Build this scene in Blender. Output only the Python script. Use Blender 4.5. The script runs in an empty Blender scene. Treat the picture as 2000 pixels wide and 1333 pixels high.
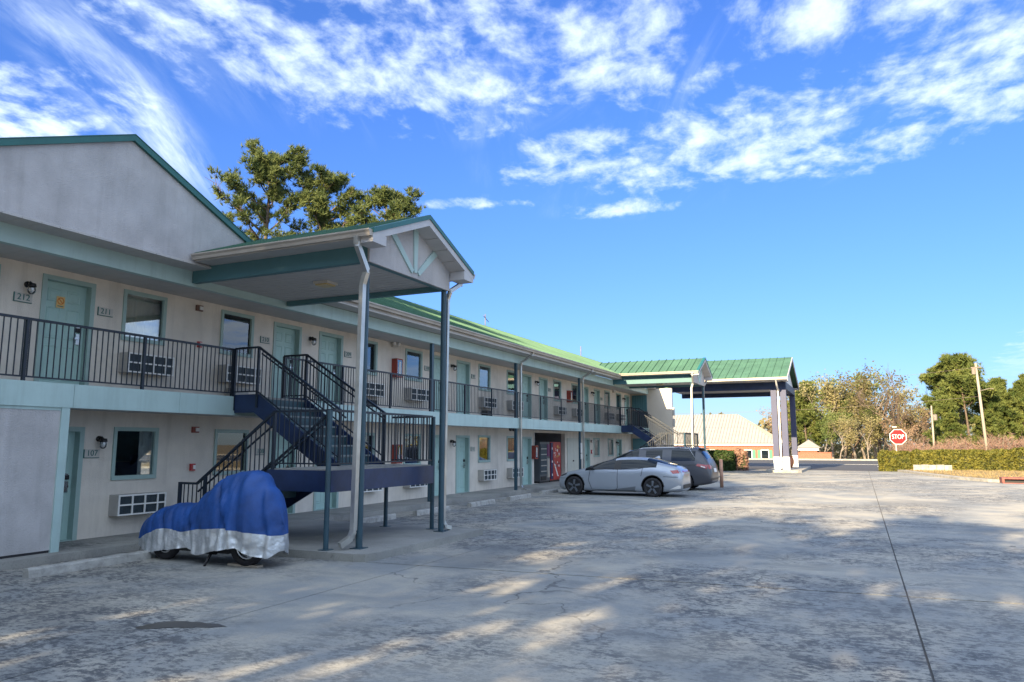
import bpy, bmesh, math, random
from mathutils import Vector, Matrix, noise as mnoise
from mathutils.bvhtree import BVHTree
R = math.radians
sc = bpy.context.scene
# ------------------------------------------------------------------ camera
cd = bpy.data.cameras.new('camera'); cam = bpy.data.objects.new('camera', cd); sc.collection.objects.link(cam)
cam.location = (0, 0, 1.85); cam.rotation_euler = (R(97.91), 0, R(24.91))
cd.lens = 26.1; cd.sensor_width = 36; cd.clip_start = .05; cd.clip_end = 3000
sc.camera = cam
# ------------------------------------------------------------------ sky and sun
SUN_EL, SUN_AZ = 22.5, 8.0          # elevation; degrees to the left of straight behind (-Y)
w = bpy.data.worlds.new('World'); sc.world = w; w.use_nodes = True
def build_world():
    nt = w.node_tree; N = nt.nodes; L = nt.links; N.clear()
    def nd(t, **k):
        n = N.new(t)
        for a, b in k.items(): setattr(n, a, b)
        return n
    def mth(op, a, b=None, c=None, clamp=False):
        n = nd('ShaderNodeMath', operation=op, use_clamp=clamp)
        for i, v in enumerate((a, b, c)):
            if v is None: continue
            if isinstance(v, (int, float)): n.inputs[i].default_value = v
            else: L.new(v, n.inputs[i])
        return n.outputs[0]
    out = nd('ShaderNodeOutputWorld')
    sky = nd('ShaderNodeTexSky', sky_type='NISHITA'); sky.sun_disc = False
    sky.sun_elevation = R(SUN_EL); sky.sun_rotation = R(180 + SUN_AZ); sky.altitude = 200; sky.air_density = 1.0; sky.dust_density = .35; sky.ozone_density = 2.4
    bg = nd('ShaderNodeBackground'); bg.inputs[1].default_value = .10
    hs = nd('ShaderNodeHueSaturation'); hs.inputs['Saturation'].default_value = 1.12; hs.inputs['Value'].default_value = 1.0
    tn = nd('ShaderNodeMix', data_type='RGBA', blend_type='MULTIPLY'); tn.inputs[0].default_value = 1.0; tn.inputs[7].default_value = (*SKY_TINT, 1)
    L.new(sky.outputs[0], hs.inputs['Color']); bw = nd('ShaderNodeRGBToBW'); L.new(hs.outputs[0], bw.inputs[0])
    k_ = mth('DIVIDE', 1.0, mth('ADD', 1.0, mth('MULTIPLY', bw.outputs[0], .11)))
    vm = nd('ShaderNodeVectorMath', operation='SCALE'); L.new(hs.outputs[0], vm.inputs[0]); L.new(k_, vm.inputs['Scale'])
    L.new(vm.outputs[0], tn.inputs[6]); L.new(tn.outputs[2], bg.inputs[0])
    tc = nd('ShaderNodeTexCoord'); sp = nd('ShaderNodeSeparateXYZ'); L.new(tc.outputs['Generated'], sp.inputs[0])
    z = mth('ADD', mth('MAXIMUM', sp.outputs[2], 0.0), .06)
    u = mth('DIVIDE', sp.outputs[0], z); v = mth('DIVIDE', sp.outputs[1], z)
    def comb(a, b, c=0.0):
        n = nd('ShaderNodeCombineXYZ')
        for i, q in enumerate((a, b, c)):
            if isinstance(q, (int, float)): n.inputs[i].default_value = q
            else: L.new(q, n.inputs[i])
        return n.outputs[0]
    def noise(vec, scale, detail=6, rough=.55, dist=0.0):
        n = nd('ShaderNodeTexNoise'); n.inputs['Scale'].default_value = scale; n.inputs['Detail'].default_value = detail
        n.inputs['Roughness'].default_value = rough; n.inputs['Distortion'].default_value = dist; L.new(vec, n.inputs['Vector']); return n.outputs[0]
    def sstep(x, a, b):
        n = nd('ShaderNodeMapRange', interpolation_type='SMOOTHSTEP'); n.inputs[1].default_value = a; n.inputs[2].default_value = b
        L.new(x, n.inputs[0]); return n.outputs[0]
    P = comb(u, v)
    # broad cloud fields, in the plane of the cloud layer
    def blob(cu, cv, ru, rv, ang=0.0):
        c, s = math.cos(ang), math.sin(ang)
        du = mth('SUBTRACT', u, cu); dv = mth('SUBTRACT', v, cv)
        a = mth('DIVIDE', mth('ADD', mth('MULTIPLY', du, c), mth('MULTIPLY', dv, s)), ru)
        b = mth('DIVIDE', mth('SUBTRACT', mth('MULTIPLY', dv, c), mth('MULTIPLY', du, s)), rv)
        r = mth('SQRT', mth('ADD', mth('MULTIPLY', a, a), mth('MULTIPLY', b, b)))
        return sstep(r, 1.25, .2)
    field = None
    for bl in CLOUD_BLOBS:
        q = blob(*bl); field = q if field is None else mth('MAXIMUM', field, q)
    gen = mth('MULTIPLY', sstep(noise(P, .8, 3, .5), .24, .50), 1.25)
    # out of view the broken layer goes on, made denser to brighten the shade
    far = mth('MAXIMUM', sstep(v, 1.0, .6), mth('MAXIMUM', sstep(u, .6, 1.2), sstep(u, -3.2, -4.0)))
    field = mth('MAXIMUM', field, mth('MULTIPLY', gen, far))
    warp = nd('ShaderNodeTexNoise'); warp.inputs['Scale'].default_value = 2.2; warp.inputs['Detail'].default_value = 3; L.new(P, warp.inputs['Vector'])
    wv = nd('ShaderNodeVectorMath', operation='MULTIPLY_ADD'); L.new(warp.outputs['Color'], wv.inputs[0]); wv.inputs[1].default_value = (.14, .14, 0); L.new(comb(mth('ADD', u, mth('MULTIPLY', v, .10)), mth('MULTIPLY', v, .72)), wv.inputs[2]); W = wv.outputs[0]
    puff = noise(W, 12.0, 9, .60, .0); lump = noise(W, 4.6, 6, .58, .0)
    dens = mth('ADD', mth('MULTIPLY', puff, .60), mth('MULTIPLY', lump, .55))
    thr = mth('SUBTRACT', .80, mth('MULTIPLY', field, .36))
    c1 = sstep(mth('SUBTRACT', dens, thr), 0.0, .30)
    c1 = mth('MULTIPLY', c1, sstep(field, .0, .3))
    # thin streaks of cirrus
    ca, sa = math.cos(CIR[4]), math.sin(CIR[4])
    uu = mth('ADD', mth('MULTIPLY', u, ca), mth('MULTIPLY', v, sa)); vv = mth('SUBTRACT', mth('MULTIPLY', v, ca), mth('MULTIPLY', u, sa))
    st = noise(comb(mth('MULTIPLY', uu, .55), mth('MULTIPLY', vv, 3.2)), 1.5, 7, .62, .7)
    cm = blob(CIR[0], CIR[1], CIR[2], CIR[3], CIR[4])
    c2 = mth('MULTIPLY', sstep(st, .36, .68), cm)
    thin = mth('MULTIPLY', mth('MULTIPLY', sstep(st, .50, .85), .22), sstep(field, .1, .7))
    cov = mth('MINIMUM', mth('ADD', mth('ADD', mth('MULTIPLY', c1, .9), mth('MULTIPLY', c2, .85)), thin), .96)
    cov = mth('MULTIPLY', cov, sstep(sp.outputs[2], .05, .16))
    cb = nd('ShaderNodeBackground'); cb.inputs[0].default_value = (.75, .875, 1.0, 1); 
    sdir = (-math.sin(R(SUN_AZ))*math.cos(R(SUN_EL)), -math.cos(R(SUN_AZ))*math.cos(R(SUN_EL)), math.sin(R(SUN_EL)))
    dt = nd('ShaderNodeVectorMath', operation='DOT_PRODUCT'); L.new(tc.outputs['Generated'], dt.inputs[0]); dt.inputs[1].default_value = sdir
    ph = mth('POWER', mth('MULTIPLY_ADD', dt.outputs['Value'], .5, .5), 3.0)      # thin cloud scatters forward: brighter towards the sun
    L.new(mth('MULTIPLY', mth('MULTIPLY_ADD', ph, 1.2, 1.0), CLOUD_STRENGTH), cb.inputs[1])
    mx = nd('ShaderNodeMixShader'); L.new(cov, mx.inputs[0]); L.new(bg.outputs[0], mx.inputs[1]); L.new(cb.outputs[0], mx.inputs[2])
    L.new(mx.outputs[0], out.inputs[0])
CLOUD_STRENGTH = .40; SKY_TINT = (.45, .575, .92)
# broad places of the cloud fields in the cloud plane: centre u, v, half-lengths, turn
CLOUD_BLOBS = [(-1.0, 1.38, .75, .46, .75), (-.50, 1.52, .55, .42, .9), (-.22, 2.14, .95, .46, -.22), (.30, 1.92, .62, .36, -.1), (-.66, 2.06, .50, .30, .0), (-1.20, 2.22, .34, .10, .45), (-.74, 2.48, .34, .16, .3), (-1.95, 1.08, .55, .45, .5), (-1.22, 1.02, .5, .25, .9), (.05, 1.40, .5, .2, .25), (-.7, 1.15, .6, .35, .5), (.08, 1.58, .55, .30, .2), (.02, 2.30, .55, .26, -.2), (.38, 2.14, .36, .2, -.1)]
CIR = (-1.68, 1.26, .72, .13, 2.05)
build_world()
sd = bpy.data.lights.new('sun', 'SUN'); sd.energy = 4.4; sd.angle = R(.53); sd.color = (1.0, .78, .48)
sun = bpy.data.objects.new('sun', sd); sc.collection.objects.link(sun); sun.location = (-8, -40, 30)
sun.rotation_euler = Vector((math.sin(R(SUN_AZ)) * math.cos(R(SUN_EL)), math.cos(R(SUN_AZ)) * math.cos(R(SUN_EL)), -math.sin(R(SUN_EL)))).to_track_quat('-Z', 'Y').to_euler()
sc.view_settings.view_transform = 'Standard'; sc.view_settings.look = 'None'; sc.view_settings.gamma = 1
sc.view_settings.use_curve_mapping = False; sc.view_settings.exposure = EXPOSURE = 1.85
# ------------------------------------------------------------------ helpers
COL = sc.collection
ORG = {}
def reg(o, name, parent, org=None):
    COL.objects.link(o)
    if parent is not None:
        o.parent = parent; ORG[o] = ORG[parent] if org is None else org
    else: ORG[o] = org if org is not None else Vector((0, 0, 0))
    return o
def tag(o, label=None, cat=None, group=None, kind=None):
    if label: o['label'] = label
    if cat: o['category'] = cat
    if group: o['group'] = group
    if kind: o['kind'] = kind
    return o
def thing(name, label, cat, loc, group=None):
    o = bpy.data.objects.new(name, None); o.empty_display_size = .2; o.location = loc
    reg(o, name, None, Vector(loc)); return tag(o, label, cat, group)
class MB:
    def __init__(s): s.v = []; s.f = []; s.m = []; s.mi = 0
    def _a(s, vs, fs):
        n = len(s.v); s.v += [tuple(q) for q in vs]
        for f in fs: s.f.append(tuple(i + n for i in f)); s.m.append(s.mi)
        return s
    def box(s, x0, x1, y0, y1, z0, z1):
        if x0 > x1: x0, x1 = x1, x0
        if y0 > y1: y0, y1 = y1, y0
        if z0 > z1: z0, z1 = z1, z0
        return s._a([(x0,y0,z0),(x1,y0,z0),(x1,y1,z0),(x0,y1,z0),(x0,y0,z1),(x1,y0,z1),(x1,y1,z1),(x0,y1,z1)],
                    [(0,3,2,1),(4,5,6,7),(0,1,5,4),(1,2,6,5),(2,3,7,6),(3,0,4,7)])
    def bar(s, p, q, w=.05, h=None, up=(0,0,1)):
        p = Vector(p); q = Vector(q); h = w if h is None else h
        d = (q - p).normalized(); u = Vector(up)
        if abs(d.dot(u)) > .99: u = Vector((1,0,0))
        a = d.cross(u).normalized(); b = a.cross(d).normalized(); a *= w/2; b *= h/2
        return s._a([p-a-b,p+a-b,p+a+b,p-a+b,q-a-b,q+a-b,q+a+b,q-a+b],[(0,1,2,3),(7,6,5,4),(0,4,5,1),(1,5,6,2),(2,6,7,3),(3,7,4,0)])
    def tube(s, pts, r, n=8, caps=True):
        pts = [Vector(p) for p in pts]; rs = r if isinstance(r, (list, tuple)) else [r]*len(pts)
        vs = []; ref = None
        for i, p in enumerate(pts):
            d = (pts[min(i+1,len(pts)-1)] - pts[max(i-1,0)]).normalized()
            if ref is None: ref = Vector((0,0,1)) if abs(d.z) < .9 else Vector((1,0,0))
            a = d.cross(ref); a = a.normalized() if a.length > 1e-4 else d.orthogonal().normalized()
            b = a.cross(d); ref = b
            for k in range(n):
                t = 2*math.pi*k/n; vs.append(p + a*math.cos(t)*rs[i] + b*math.sin(t)*rs[i])
        fs = [(i*n+k, i*n+(k+1)%n, (i+1)*n+(k+1)%n, (i+1)*n+k) for i in range(len(pts)-1) for k in range(n)]
        if caps: fs += [tuple(range(n-1,-1,-1)), tuple((len(pts)-1)*n+k for k in range(n))]
        return s._a(vs, fs)
    def cyl(s, p, q, r, r2=None, n=10): return s.tube([p, q], [r, r if r2 is None else r2], n)
    def quad(s, a, b, c, d): return s._a([a,b,c,d], [(0,1,2,3)])
    def prism(s, pts, axis, a, b):
        n = len(pts)
        def P(p, t): return (t,p[0],p[1]) if axis=='x' else ((p[0],t,p[1]) if axis=='y' else (p[0],p[1],t))
        return s._a([P(p,a) for p in pts]+[P(p,b) for p in pts], [tuple(range(n-1,-1,-1)), tuple(range(n,2*n))]+[(i,(i+1)%n,n+(i+1)%n,n+i) for i in range(n)])
    def slab(s, a, b, c, d, t):
        a,b,c,d = map(Vector,(a,b,c,d)); n = (b-a).cross(d-a).normalized()*t
        return s._a([a,b,c,d,a-n,b-n,c-n,d-n],[(0,1,2,3),(7,6,5,4),(0,4,5,1),(1,5,6,2),(2,6,7,3),(3,7,4,0)])
    def lathe(s, c, prof, axis='z', n=20):
        c = Vector(c); vs = []
        for (r, h) in prof:
            for k in range(n):
                t = 2*math.pi*k/n; x, y = r*math.cos(t), r*math.sin(t)
                vs.append(c + (Vector((x,y,h)) if axis=='z' else (Vector((x,h,y)) if axis=='y' else Vector((h,x,y)))))
        return s._a(vs, [(i*n+k, i*n+(k+1)%n, (i+1)*n+(k+1)%n, (i+1)*n+k) for i in range(len(prof)-1) for k in range(n)])
    def mesh(s, name, mats, smooth=False, fix=True):
        me = bpy.data.meshes.new(name); me.from_pydata(s.v, [], s.f)
        for m in (mats if isinstance(mats,(list,tuple)) else [mats]): me.materials.append(m)
        if any(s.m): me.polygons.foreach_set('material_index', s.m)
        if fix:
            bm = bmesh.new(); bm.from_mesh(me); bmesh.ops.recalc_face_normals(bm, faces=bm.faces); bm.to_mesh(me); bm.free()
        if smooth: me.polygons.foreach_set('use_smooth', [True]*len(me.polygons))
        me.update(); return me
    def build(s, name, mats, parent=None, smooth=False, fix=True):
        if parent is not None:
            o = ORG[parent]; s.v = [(a-o.x, b-o.y, c-o.z) for a,b,c in s.v]
        return reg(bpy.data.objects.new(name, s.mesh(name, mats, smooth, fix)), name, parent)
def inst(name, me, pos, parent=None, rotz=0.0):
    o = bpy.data.objects.new(name, me); p = Vector(pos); reg(o, name, parent, p)
    o.location = p - (ORG[parent] if parent is not None else Vector((0,0,0))); o.rotation_euler.z = rotz; return o
def struct(o): o['kind'] = 'structure'; return o
def solo(mb, name, mats, label, cat, group=None, smooth=False):
    o = mb.build(name, mats, None, smooth); return tag(o, label, cat, group)
FACE_X = Matrix(((0,0,1,0),(1,0,0,0),(0,1,0,0),(0,0,0,1)))      # text facing +X
FACE_Y = Matrix(((1,0,0,0),(0,0,-1,0),(0,1,0,0),(0,0,0,1)))     # text facing -Y
def text_mesh(body, size, mat, M, extrude=.003):
    cu = bpy.data.curves.new('lettering', 'FONT'); cu.body = body; cu.size = size; cu.extrude = extrude; cu.align_x = 'CENTER'; cu.align_y = 'CENTER'
    o = bpy.data.objects.new('lettering', cu); COL.objects.link(o)
    me = bpy.data.meshes.new_from_object(o.evaluated_get(bpy.context.evaluated_depsgraph_get()))
    bpy.data.objects.remove(o); bpy.data.curves.remove(cu); me.transform(M); me.materials.clear(); me.materials.append(mat); return me
# ------------------------------------------------------------------ materials
def mat(name, col, rough=.6, var=0.0, scale=3.0, metal=0.0, bump=0.0, bscale=60.0, col2=None, spec=.5, coat=0.0, detail=6, stretch=None, lo=.35, hi=.65, streak=0.0):
    m = bpy.data.materials.new(name); m.use_nodes = True; nt = m.node_tree; N = nt.nodes; L = nt.links
    b = N['Principled BSDF']; b.inputs['Base Color'].default_value = (*col, 1); b.inputs['Roughness'].default_value = rough
    b.inputs['Metallic'].default_value = metal; b.inputs['Specular IOR Level'].default_value = spec
    if coat: b.inputs['Coat Weight'].default_value = coat; b.inputs['Coat Roughness'].default_value = .06
    g = N.new('ShaderNodeNewGeometry'); vec = g.outputs['Position']
    if stretch:
        mp = N.new('ShaderNodeMapping'); mp.inputs['Scale'].default_value = stretch; L.new(vec, mp.inputs[0]); vec = mp.outputs[0]
    if var or col2:
        n = N.new('ShaderNodeTexNoise'); n.inputs['Scale'].default_value = scale; n.inputs['Detail'].default_value = detail; n.inputs['Roughness'].default_value = .6; L.new(vec, n.inputs['Vector'])
        r = N.new('ShaderNodeValToRGB'); r.color_ramp.elements[0].position = lo; r.color_ramp.elements[1].position = hi
        a = col if col2 else tuple(c*(1-var) for c in col); c2 = col2 if col2 else tuple(min(1,c*(1+var)) for c in col)
        r.color_ramp.elements[0].color = (*a,1); r.color_ramp.elements[1].color = (*c2,1)
        L.new(n.outputs[0], r.inputs[0]); L.new(r.outputs[0], b.inputs['Base Color'])
    if streak:
        src = b.inputs['Base Color'].links[0].from_socket; mp2 = N.new('ShaderNodeMapping'); mp2.inputs['Scale'].default_value = (2.6,2.6,.22); L.new(g.outputs['Position'], mp2.inputs[0])
        n3 = N.new('ShaderNodeTexNoise'); n3.inputs['Scale'].default_value = 1.6; n3.inputs['Detail'].default_value = 8; n3.inputs['Roughness'].default_value = .7; L.new(mp2.outputs[0], n3.inputs['Vector'])
        r3 = N.new('ShaderNodeMapRange'); r3.inputs[1].default_value = .50; r3.inputs[2].default_value = .74; r3.inputs[3].default_value = 0.0; r3.inputs[4].default_value = streak; L.new(n3.outputs[0], r3.inputs[0])
        x3 = N.new('ShaderNodeMix'); x3.data_type = 'RGBA'; L.new(r3.outputs[0], x3.inputs[0]); L.new(src, x3.inputs[6]); x3.inputs[7].default_value = (col[0]*.45, col[1]*.44, col[2]*.42, 1); L.new(x3.outputs[2], b.inputs['Base Color'])
    if bump:
        n2 = N.new('ShaderNodeTexNoise'); n2.inputs['Scale'].default_value = bscale; n2.inputs['Detail'].default_value = 4; L.new(g.outputs['Position'], n2.inputs['Vector'])
        bp = N.new('ShaderNodeBump'); bp.inputs['Strength'].default_value = bump; bp.inputs['Distance'].default_value = .02; L.new(n2.outputs[0], bp.inputs['Height']); L.new(bp.outputs[0], b.inputs['Normal'])
    return m
def glass_mat(name, tint=(.85,.88,.88), boost=2.6, rough=.01):
    m = bpy.data.materials.new(name); m.use_nodes = True; nt = m.node_tree; N = nt.nodes; L = nt.links; N.remove(N['Principled BSDF'])
    t = N.new('ShaderNodeBsdfTransparent'); t.inputs[0].default_value = (*tint,1)
    gl = N.new('ShaderNodeBsdfGlossy'); gl.inputs['Roughness'].default_value = rough; gl.inputs[0].default_value = (.95,.97,1,1)
    fr = N.new('ShaderNodeFresnel'); fr.inputs[0].default_value = 1.52
    mu = N.new('ShaderNodeMath'); mu.operation = 'MULTIPLY'; mu.use_clamp = True; mu.inputs[1].default_value = boost; L.new(fr.outputs[0], mu.inputs[0])
    mx = N.new('ShaderNodeMixShader'); L.new(mu.outputs[0], mx.inputs[0]); L.new(t.outputs[0], mx.inputs[1]); L.new(gl.outputs[0], mx.inputs[2]); L.new(mx.outputs[0], N['Material Output'].inputs[0])
    return m
def leaf_mat(name, c1, c2, scale=1.2, trans=.3):
    m = bpy.data.materials.new(name); m.use_nodes = True; nt = m.node_tree; N = nt.nodes; L = nt.links
    b = N['Principled BSDF']; b.inputs['Roughness'].default_value = .6; b.inputs['Specular IOR Level'].default_value = .25
    g = N.new('ShaderNodeNewGeometry'); n = N.new('ShaderNodeTexNoise'); n.inputs['Scale'].default_value = scale; n.inputs['Detail'].default_value = 5; n.inputs['Roughness'].default_value = .75; L.new(g.outputs['Position'], n.inputs['Vector'])
    r = N.new('ShaderNodeValToRGB'); r.color_ramp.elements[0].position = .36; r.color_ramp.elements[1].position = .64
    r.color_ramp.elements[0].color = (*c1,1); r.color_ramp.elements[1].color = (*c2,1); L.new(n.outputs[0], r.inputs[0]); L.new(r.outputs[0], b.inputs['Base Color'])
    t = N.new('ShaderNodeBsdfTranslucent'); L.new(r.outputs[0], t.inputs[0]); mx = N.new('ShaderNodeMixShader'); mx.inputs[0].default_value = trans
    L.new(b.outputs[0], mx.inputs[1]); L.new(t.outputs[0], mx.inputs[2]); L.new(mx.outputs[0], N['Material Output'].inputs[0]); return m
def concrete_mat(name, base, light, dark, patch=(.40,.58), fine=(.465,.55)):
    m = bpy.data.materials.new(name); m.use_nodes = True; nt = m.node_tree; N = nt.nodes; L = nt.links
    b = N['Principled BSDF']; b.inputs['Roughness'].default_value = .85; b.inputs['Specular IOR Level'].default_value = .3
    g = N.new('ShaderNodeNewGeometry')
    def nz(s, d=6, r=.6, dist=0, stretch=None):
        v = g.outputs['Position']
        if stretch: mp = N.new('ShaderNodeMapping'); mp.inputs['Scale'].default_value = stretch; L.new(v, mp.inputs[0]); v = mp.outputs[0]
        n = N.new('ShaderNodeTexNoise'); n.inputs['Scale'].default_value = s; n.inputs['Detail'].default_value = d; n.inputs['Roughness'].default_value = r; n.inputs['Distortion'].default_value = dist; L.new(v, n.inputs['Vector']); return n.outputs[0]
    def ss(x, a, c):
        n = N.new('ShaderNodeMapRange'); n.interpolation_type = 'SMOOTHSTEP'; n.inputs[1].default_value = a; n.inputs[2].default_value = c; L.new(x, n.inputs[0]); return n.outputs[0]
    def mixc(f, a, c):
        n = N.new('ShaderNodeMix'); n.data_type = 'RGBA'
        L.new(f, n.inputs[0])
        for i, q in ((6,a),(7,c)):
            if isinstance(q, tuple): n.inputs[i].default_value = (*q,1)
            else: L.new(q, n.inputs[i])
        return n.outputs[2]
    def mul(a, c):
        n = N.new('ShaderNodeMath'); n.operation = 'MULTIPLY'
        for i, q in enumerate((a, c)):
            if isinstance(q, (int, float)): n.inputs[i].default_value = q
            else: L.new(q, n.inputs[i])
        return n.outputs[0]
    def half(a, c):
        n = N.new('ShaderNodeMath'); n.operation = 'ADD'; L.new(a, n.inputs[0]); L.new(c, n.inputs[1]); return mul(n.outputs[0], .5)
    c = mixc(ss(nz(.55, 8, .65, .3), .35, .66), base, light)
    c = mixc(mul(ss(nz(.9, 6, .6, 0, (.35,1.4,1)), .52, .72), .45), c, tuple(q*.62 for q in base))           # drag and drip stains
    worn = mul(ss(nz(.19, 5, .6, .5), *patch), ss(half(nz(2.6, 10, .80, .3), nz(13, 6, .75, .0, (.8,1.25,1))), *fine))                                # crusts of old sealer
    c = mixc(mul(ss(nz(.30, 5, .6, .6), .50, .66), .5), c, tuple(q*.55 for q in base))
    c = mixc(mul(worn, .9), c, dark)
    vo = N.new('ShaderNodeTexVoronoi'); vo.feature = 'DISTANCE_TO_EDGE'; vo.inputs['Scale'].default_value = .16
    wn = N.new('ShaderNodeTexNoise'); wn.inputs['Scale'].default_value = 1.1; wn.inputs['Detail'].default_value = 6; L.new(g.outputs['Position'], wn.inputs['Vector'])
    va = N.new('ShaderNodeVectorMath'); va.operation = 'MULTIPLY_ADD'; L.new(wn.outputs['Color'], va.inputs[0]); va.inputs[1].default_value = (1.6,1.6,0); L.new(g.outputs['Position'], va.inputs[2]); L.new(va.outputs[0], vo.inputs['Vector'])
    c = mixc(mul(mul(ss(vo.outputs['Distance'], .0035, .001), .7), ss(nz(.35, 2), .45, .6)), c, (.06,.06,.06))                # hairline cracks
    c = mixc(mul(ss(nz(38, 3, .6), .52, .7), .35), c, tuple(q*.6 for q in base))
    c = mixc(mul(ss(nz(1.6, 5, .6), .66, .74), .5), c, (.09,.085,.08))                                         # oil spots
    L.new(c, b.inputs['Base Color'])
    bp = N.new('ShaderNodeBump'); bp.inputs['Strength'].default_value = .35; bp.inputs['Distance'].default_value = .012
    L.new(nz(26, 6, .7), bp.inputs['Height']); L.new(bp.outputs[0], b.inputs['Normal']); return m
M = {}
M['stucco'] = mat('stucco', (.72,.665,.59), .9, .09, 1.3, bump=.45, bscale=55, streak=.30)
M['gable'] = mat('gable_stucco', (.47,.46,.465), .9, .13, 1.3, bump=.5, bscale=45, streak=.28)
M['fascia'] = mat('fascia_paint', (.42,.57,.56), .55, .06, 1.5, bump=.04, bscale=8, streak=.30)
M['trim'] = mat('trim_paint', (.33,.46,.44), .5, .05, 4)
M['door'] = mat('door_paint', (.38,.56,.53), .5, .04, 3)
M['beam'] = mat('beam_paint', (.07,.18,.21), .55, .06, 2)
M['navy'] = mat('navy_steel', (.012,.028,.085), .4, .25, 3, bump=.06, bscale=20)
M['rail'] = mat('rail_steel', (.010,.018,.032), .42, .2, 6)
M['post'] = mat('post_steel', (.028,.07,.10), .38, .15, 2)
M['tread'] = mat('tread_steel', (.035,.085,.11), .5, .3, 6)
M['nosing'] = mat('nosing', (.22,.26,.27), .7, .2, 9)
M['gutter'] = mat('gutter_metal', (.42,.38,.33), .42, .14, 1.4, stretch=(1,1,3))
M['spout'] = mat('downspout_metal', (.50,.50,.48), .30, .15, 2.2, metal=.65)
M['rake'] = mat('rake_paint', (.50,.50,.51), .55, .06, 3)
M['white'] = mat('white_paint', (.78,.77,.75), .55, .04, 3)
M['roof'] = mat('roof_metal', (.07,.155,.10), .6, .16, .9, spec=.25)
M['rooftrim'] = mat('roof_trim_metal', (.02,.13,.12), .38, .1, 2)
M['soffit'] = mat('soffit_vinyl', (.50,.49,.48), .6, .05, 3)
M['acwhite'] = mat('grille_white', (.80,.80,.78), .5, .04, 6)
M['acsleeve'] = mat('sleeve_beige', (.42,.41,.39), .5, .06, 5)
M['acdark'] = mat('grille_dark', (.035,.055,.07), .5, .3, 9)
M['black'] = mat('black_plastic', (.012,.012,.014), .45)
M['dark'] = mat('dark_interior', (.03,.03,.035), .9)
M['plate'] = mat('number_plate', (.52,.50,.46), .7, .05, 10)
M['digit'] = mat('number_paint', (.05,.16,.15), .6)
M['chrome'] = mat('steel_handle', (.6,.6,.6), .25, metal=1)
M['glass'] = glass_mat('window_glass')
M['lampglass'] = glass_mat('lamp_glass', (.85,.88,.9), 3, .05)
M['curtain'] = mat('curtain_cloth', (.86,.76,.58), .9, .12, 2)
M['sheer'] = mat('sheer_curtain', (.86,.87,.84), .9, .1, 3)
M['redcab'] = mat('red_cabinet', (.30,.045,.03), .45, .15, 6)
M['red'] = mat('red_plastic', (.45,.03,.035), .4)
M['concrete'] = concrete_mat('lot_concrete', (.245,.258,.262), (.40,.375,.32), (.07,.075,.085))
M['walk'] = concrete_mat('walk_concrete', (.25,.25,.235), (.34,.335,.31), (.10,.10,.10), (.55,.75))
M['kerb'] = mat('kerb_concrete', (.30,.29,.265), .9, .25, 5, bump=.5, bscale=30)
M['wheelstop'] = mat('wheel_stop_concrete', (.36,.355,.335), .9, .22, 7, bump=.5, bscale=30)
M['asphalt'] = mat('asphalt', (.055,.057,.062), .85, .15, 2, bump=.3, bscale=50)
M['line'] = mat('road_paint', (.7,.69,.65), .7, .1, 4)
M['soil'] = mat('bare_ground', (.16,.125,.07), .95, .3, .6, bump=.4, bscale=20)
M['drygrass'] = mat('dry_grass', (.23,.175,.085), .95, .3, 2.5, bump=.8, bscale=60)
M['brick'] = mat('brick_wall', (.40,.13,.07), .85, .2, 6)
M['bark'] = mat('bark', (.115,.085,.065), .9, .3, 6, bump=.6, bscale=18)
M['barkgrey'] = mat('grey_bark', (.20,.17,.145), .9, .3, 5, bump=.5, bscale=18)
M['needle'] = leaf_mat('pine_needles', (.045,.08,.03), (.19,.225,.075), 1.1)
M['needle2'] = leaf_mat('pine_needles_far', (.065,.105,.028), (.21,.235,.065), .7)
M['leafolive'] = leaf_mat('olive_leaves', (.17,.16,.07), (.34,.30,.15), .5)
M['leafgreen'] = leaf_mat('green_leaves', (.08,.12,.035), (.22,.24,.08), .5)
M['leaftan'] = leaf_mat('tan_leaves', (.20,.13,.085), (.34,.24,.16), .6)
M['hedge'] = leaf_mat('hedge_leaves', (.06,.075,.016), (.235,.215,.04), 3)
M['bush'] = leaf_mat('dark_bush_leaves', (.02,.045,.015), (.07,.11,.03), 3)
M['redbush'] = leaf_mat('russet_twigs', (.24,.13,.10), (.40,.27,.20), 2)
# ------------------------------------------------------------------ ground, lot, road
gm = MB()
ys = [-300, 96.5, 101, 1800]; zs = [-.16, -.16, -1.2, -1.2]
for i in range(3): gm.quad((-1800, ys[i], zs[i]), (1800, ys[i], zs[i]), (1800, ys[i+1], zs[i+1]), (-1800, ys[i+1], zs[i+1]))
struct(gm.build('ground', M['soil']))
lot = bpy.data.objects.new('parking_lot', None); reg(lot, 'parking_lot', None); struct(lot)
XJ = [-11.6, -6.26, .42, 7.1, 13.8, 21, 34]; J1 = lambda x: 10.1 + .075*(x + 6.26)
def yj(k, x): return (-30, J1(x), 25.2 + .02*x, 41.0, 58.0)[k]
g = .010; gy = .026
for i in range(len(XJ)-1):
    for k in range(4):
        a, b = XJ[i]+g, XJ[i+1]-g
        m = MB(); m.prism([(a, yj(k,a)+gy), (b, yj(k,b)+gy), (b, yj(k+1,b)-gy), (a, yj(k+1,a)-gy)], 'z', -.14, 0.0)
        m.build('concrete_slab', M['concrete'], lot)
m = MB(); m.box(-11.5, 33.9, -29.9, 57.9, -.13, -.014); m.build('joint_filler', mat('joint_filler', (.10,.095,.09), .9), lot)
road = MB(); road.box(-160, 160, 58.05, 95.5, -.3, -.004); road = struct(road.build('road', M['asphalt']))
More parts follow.
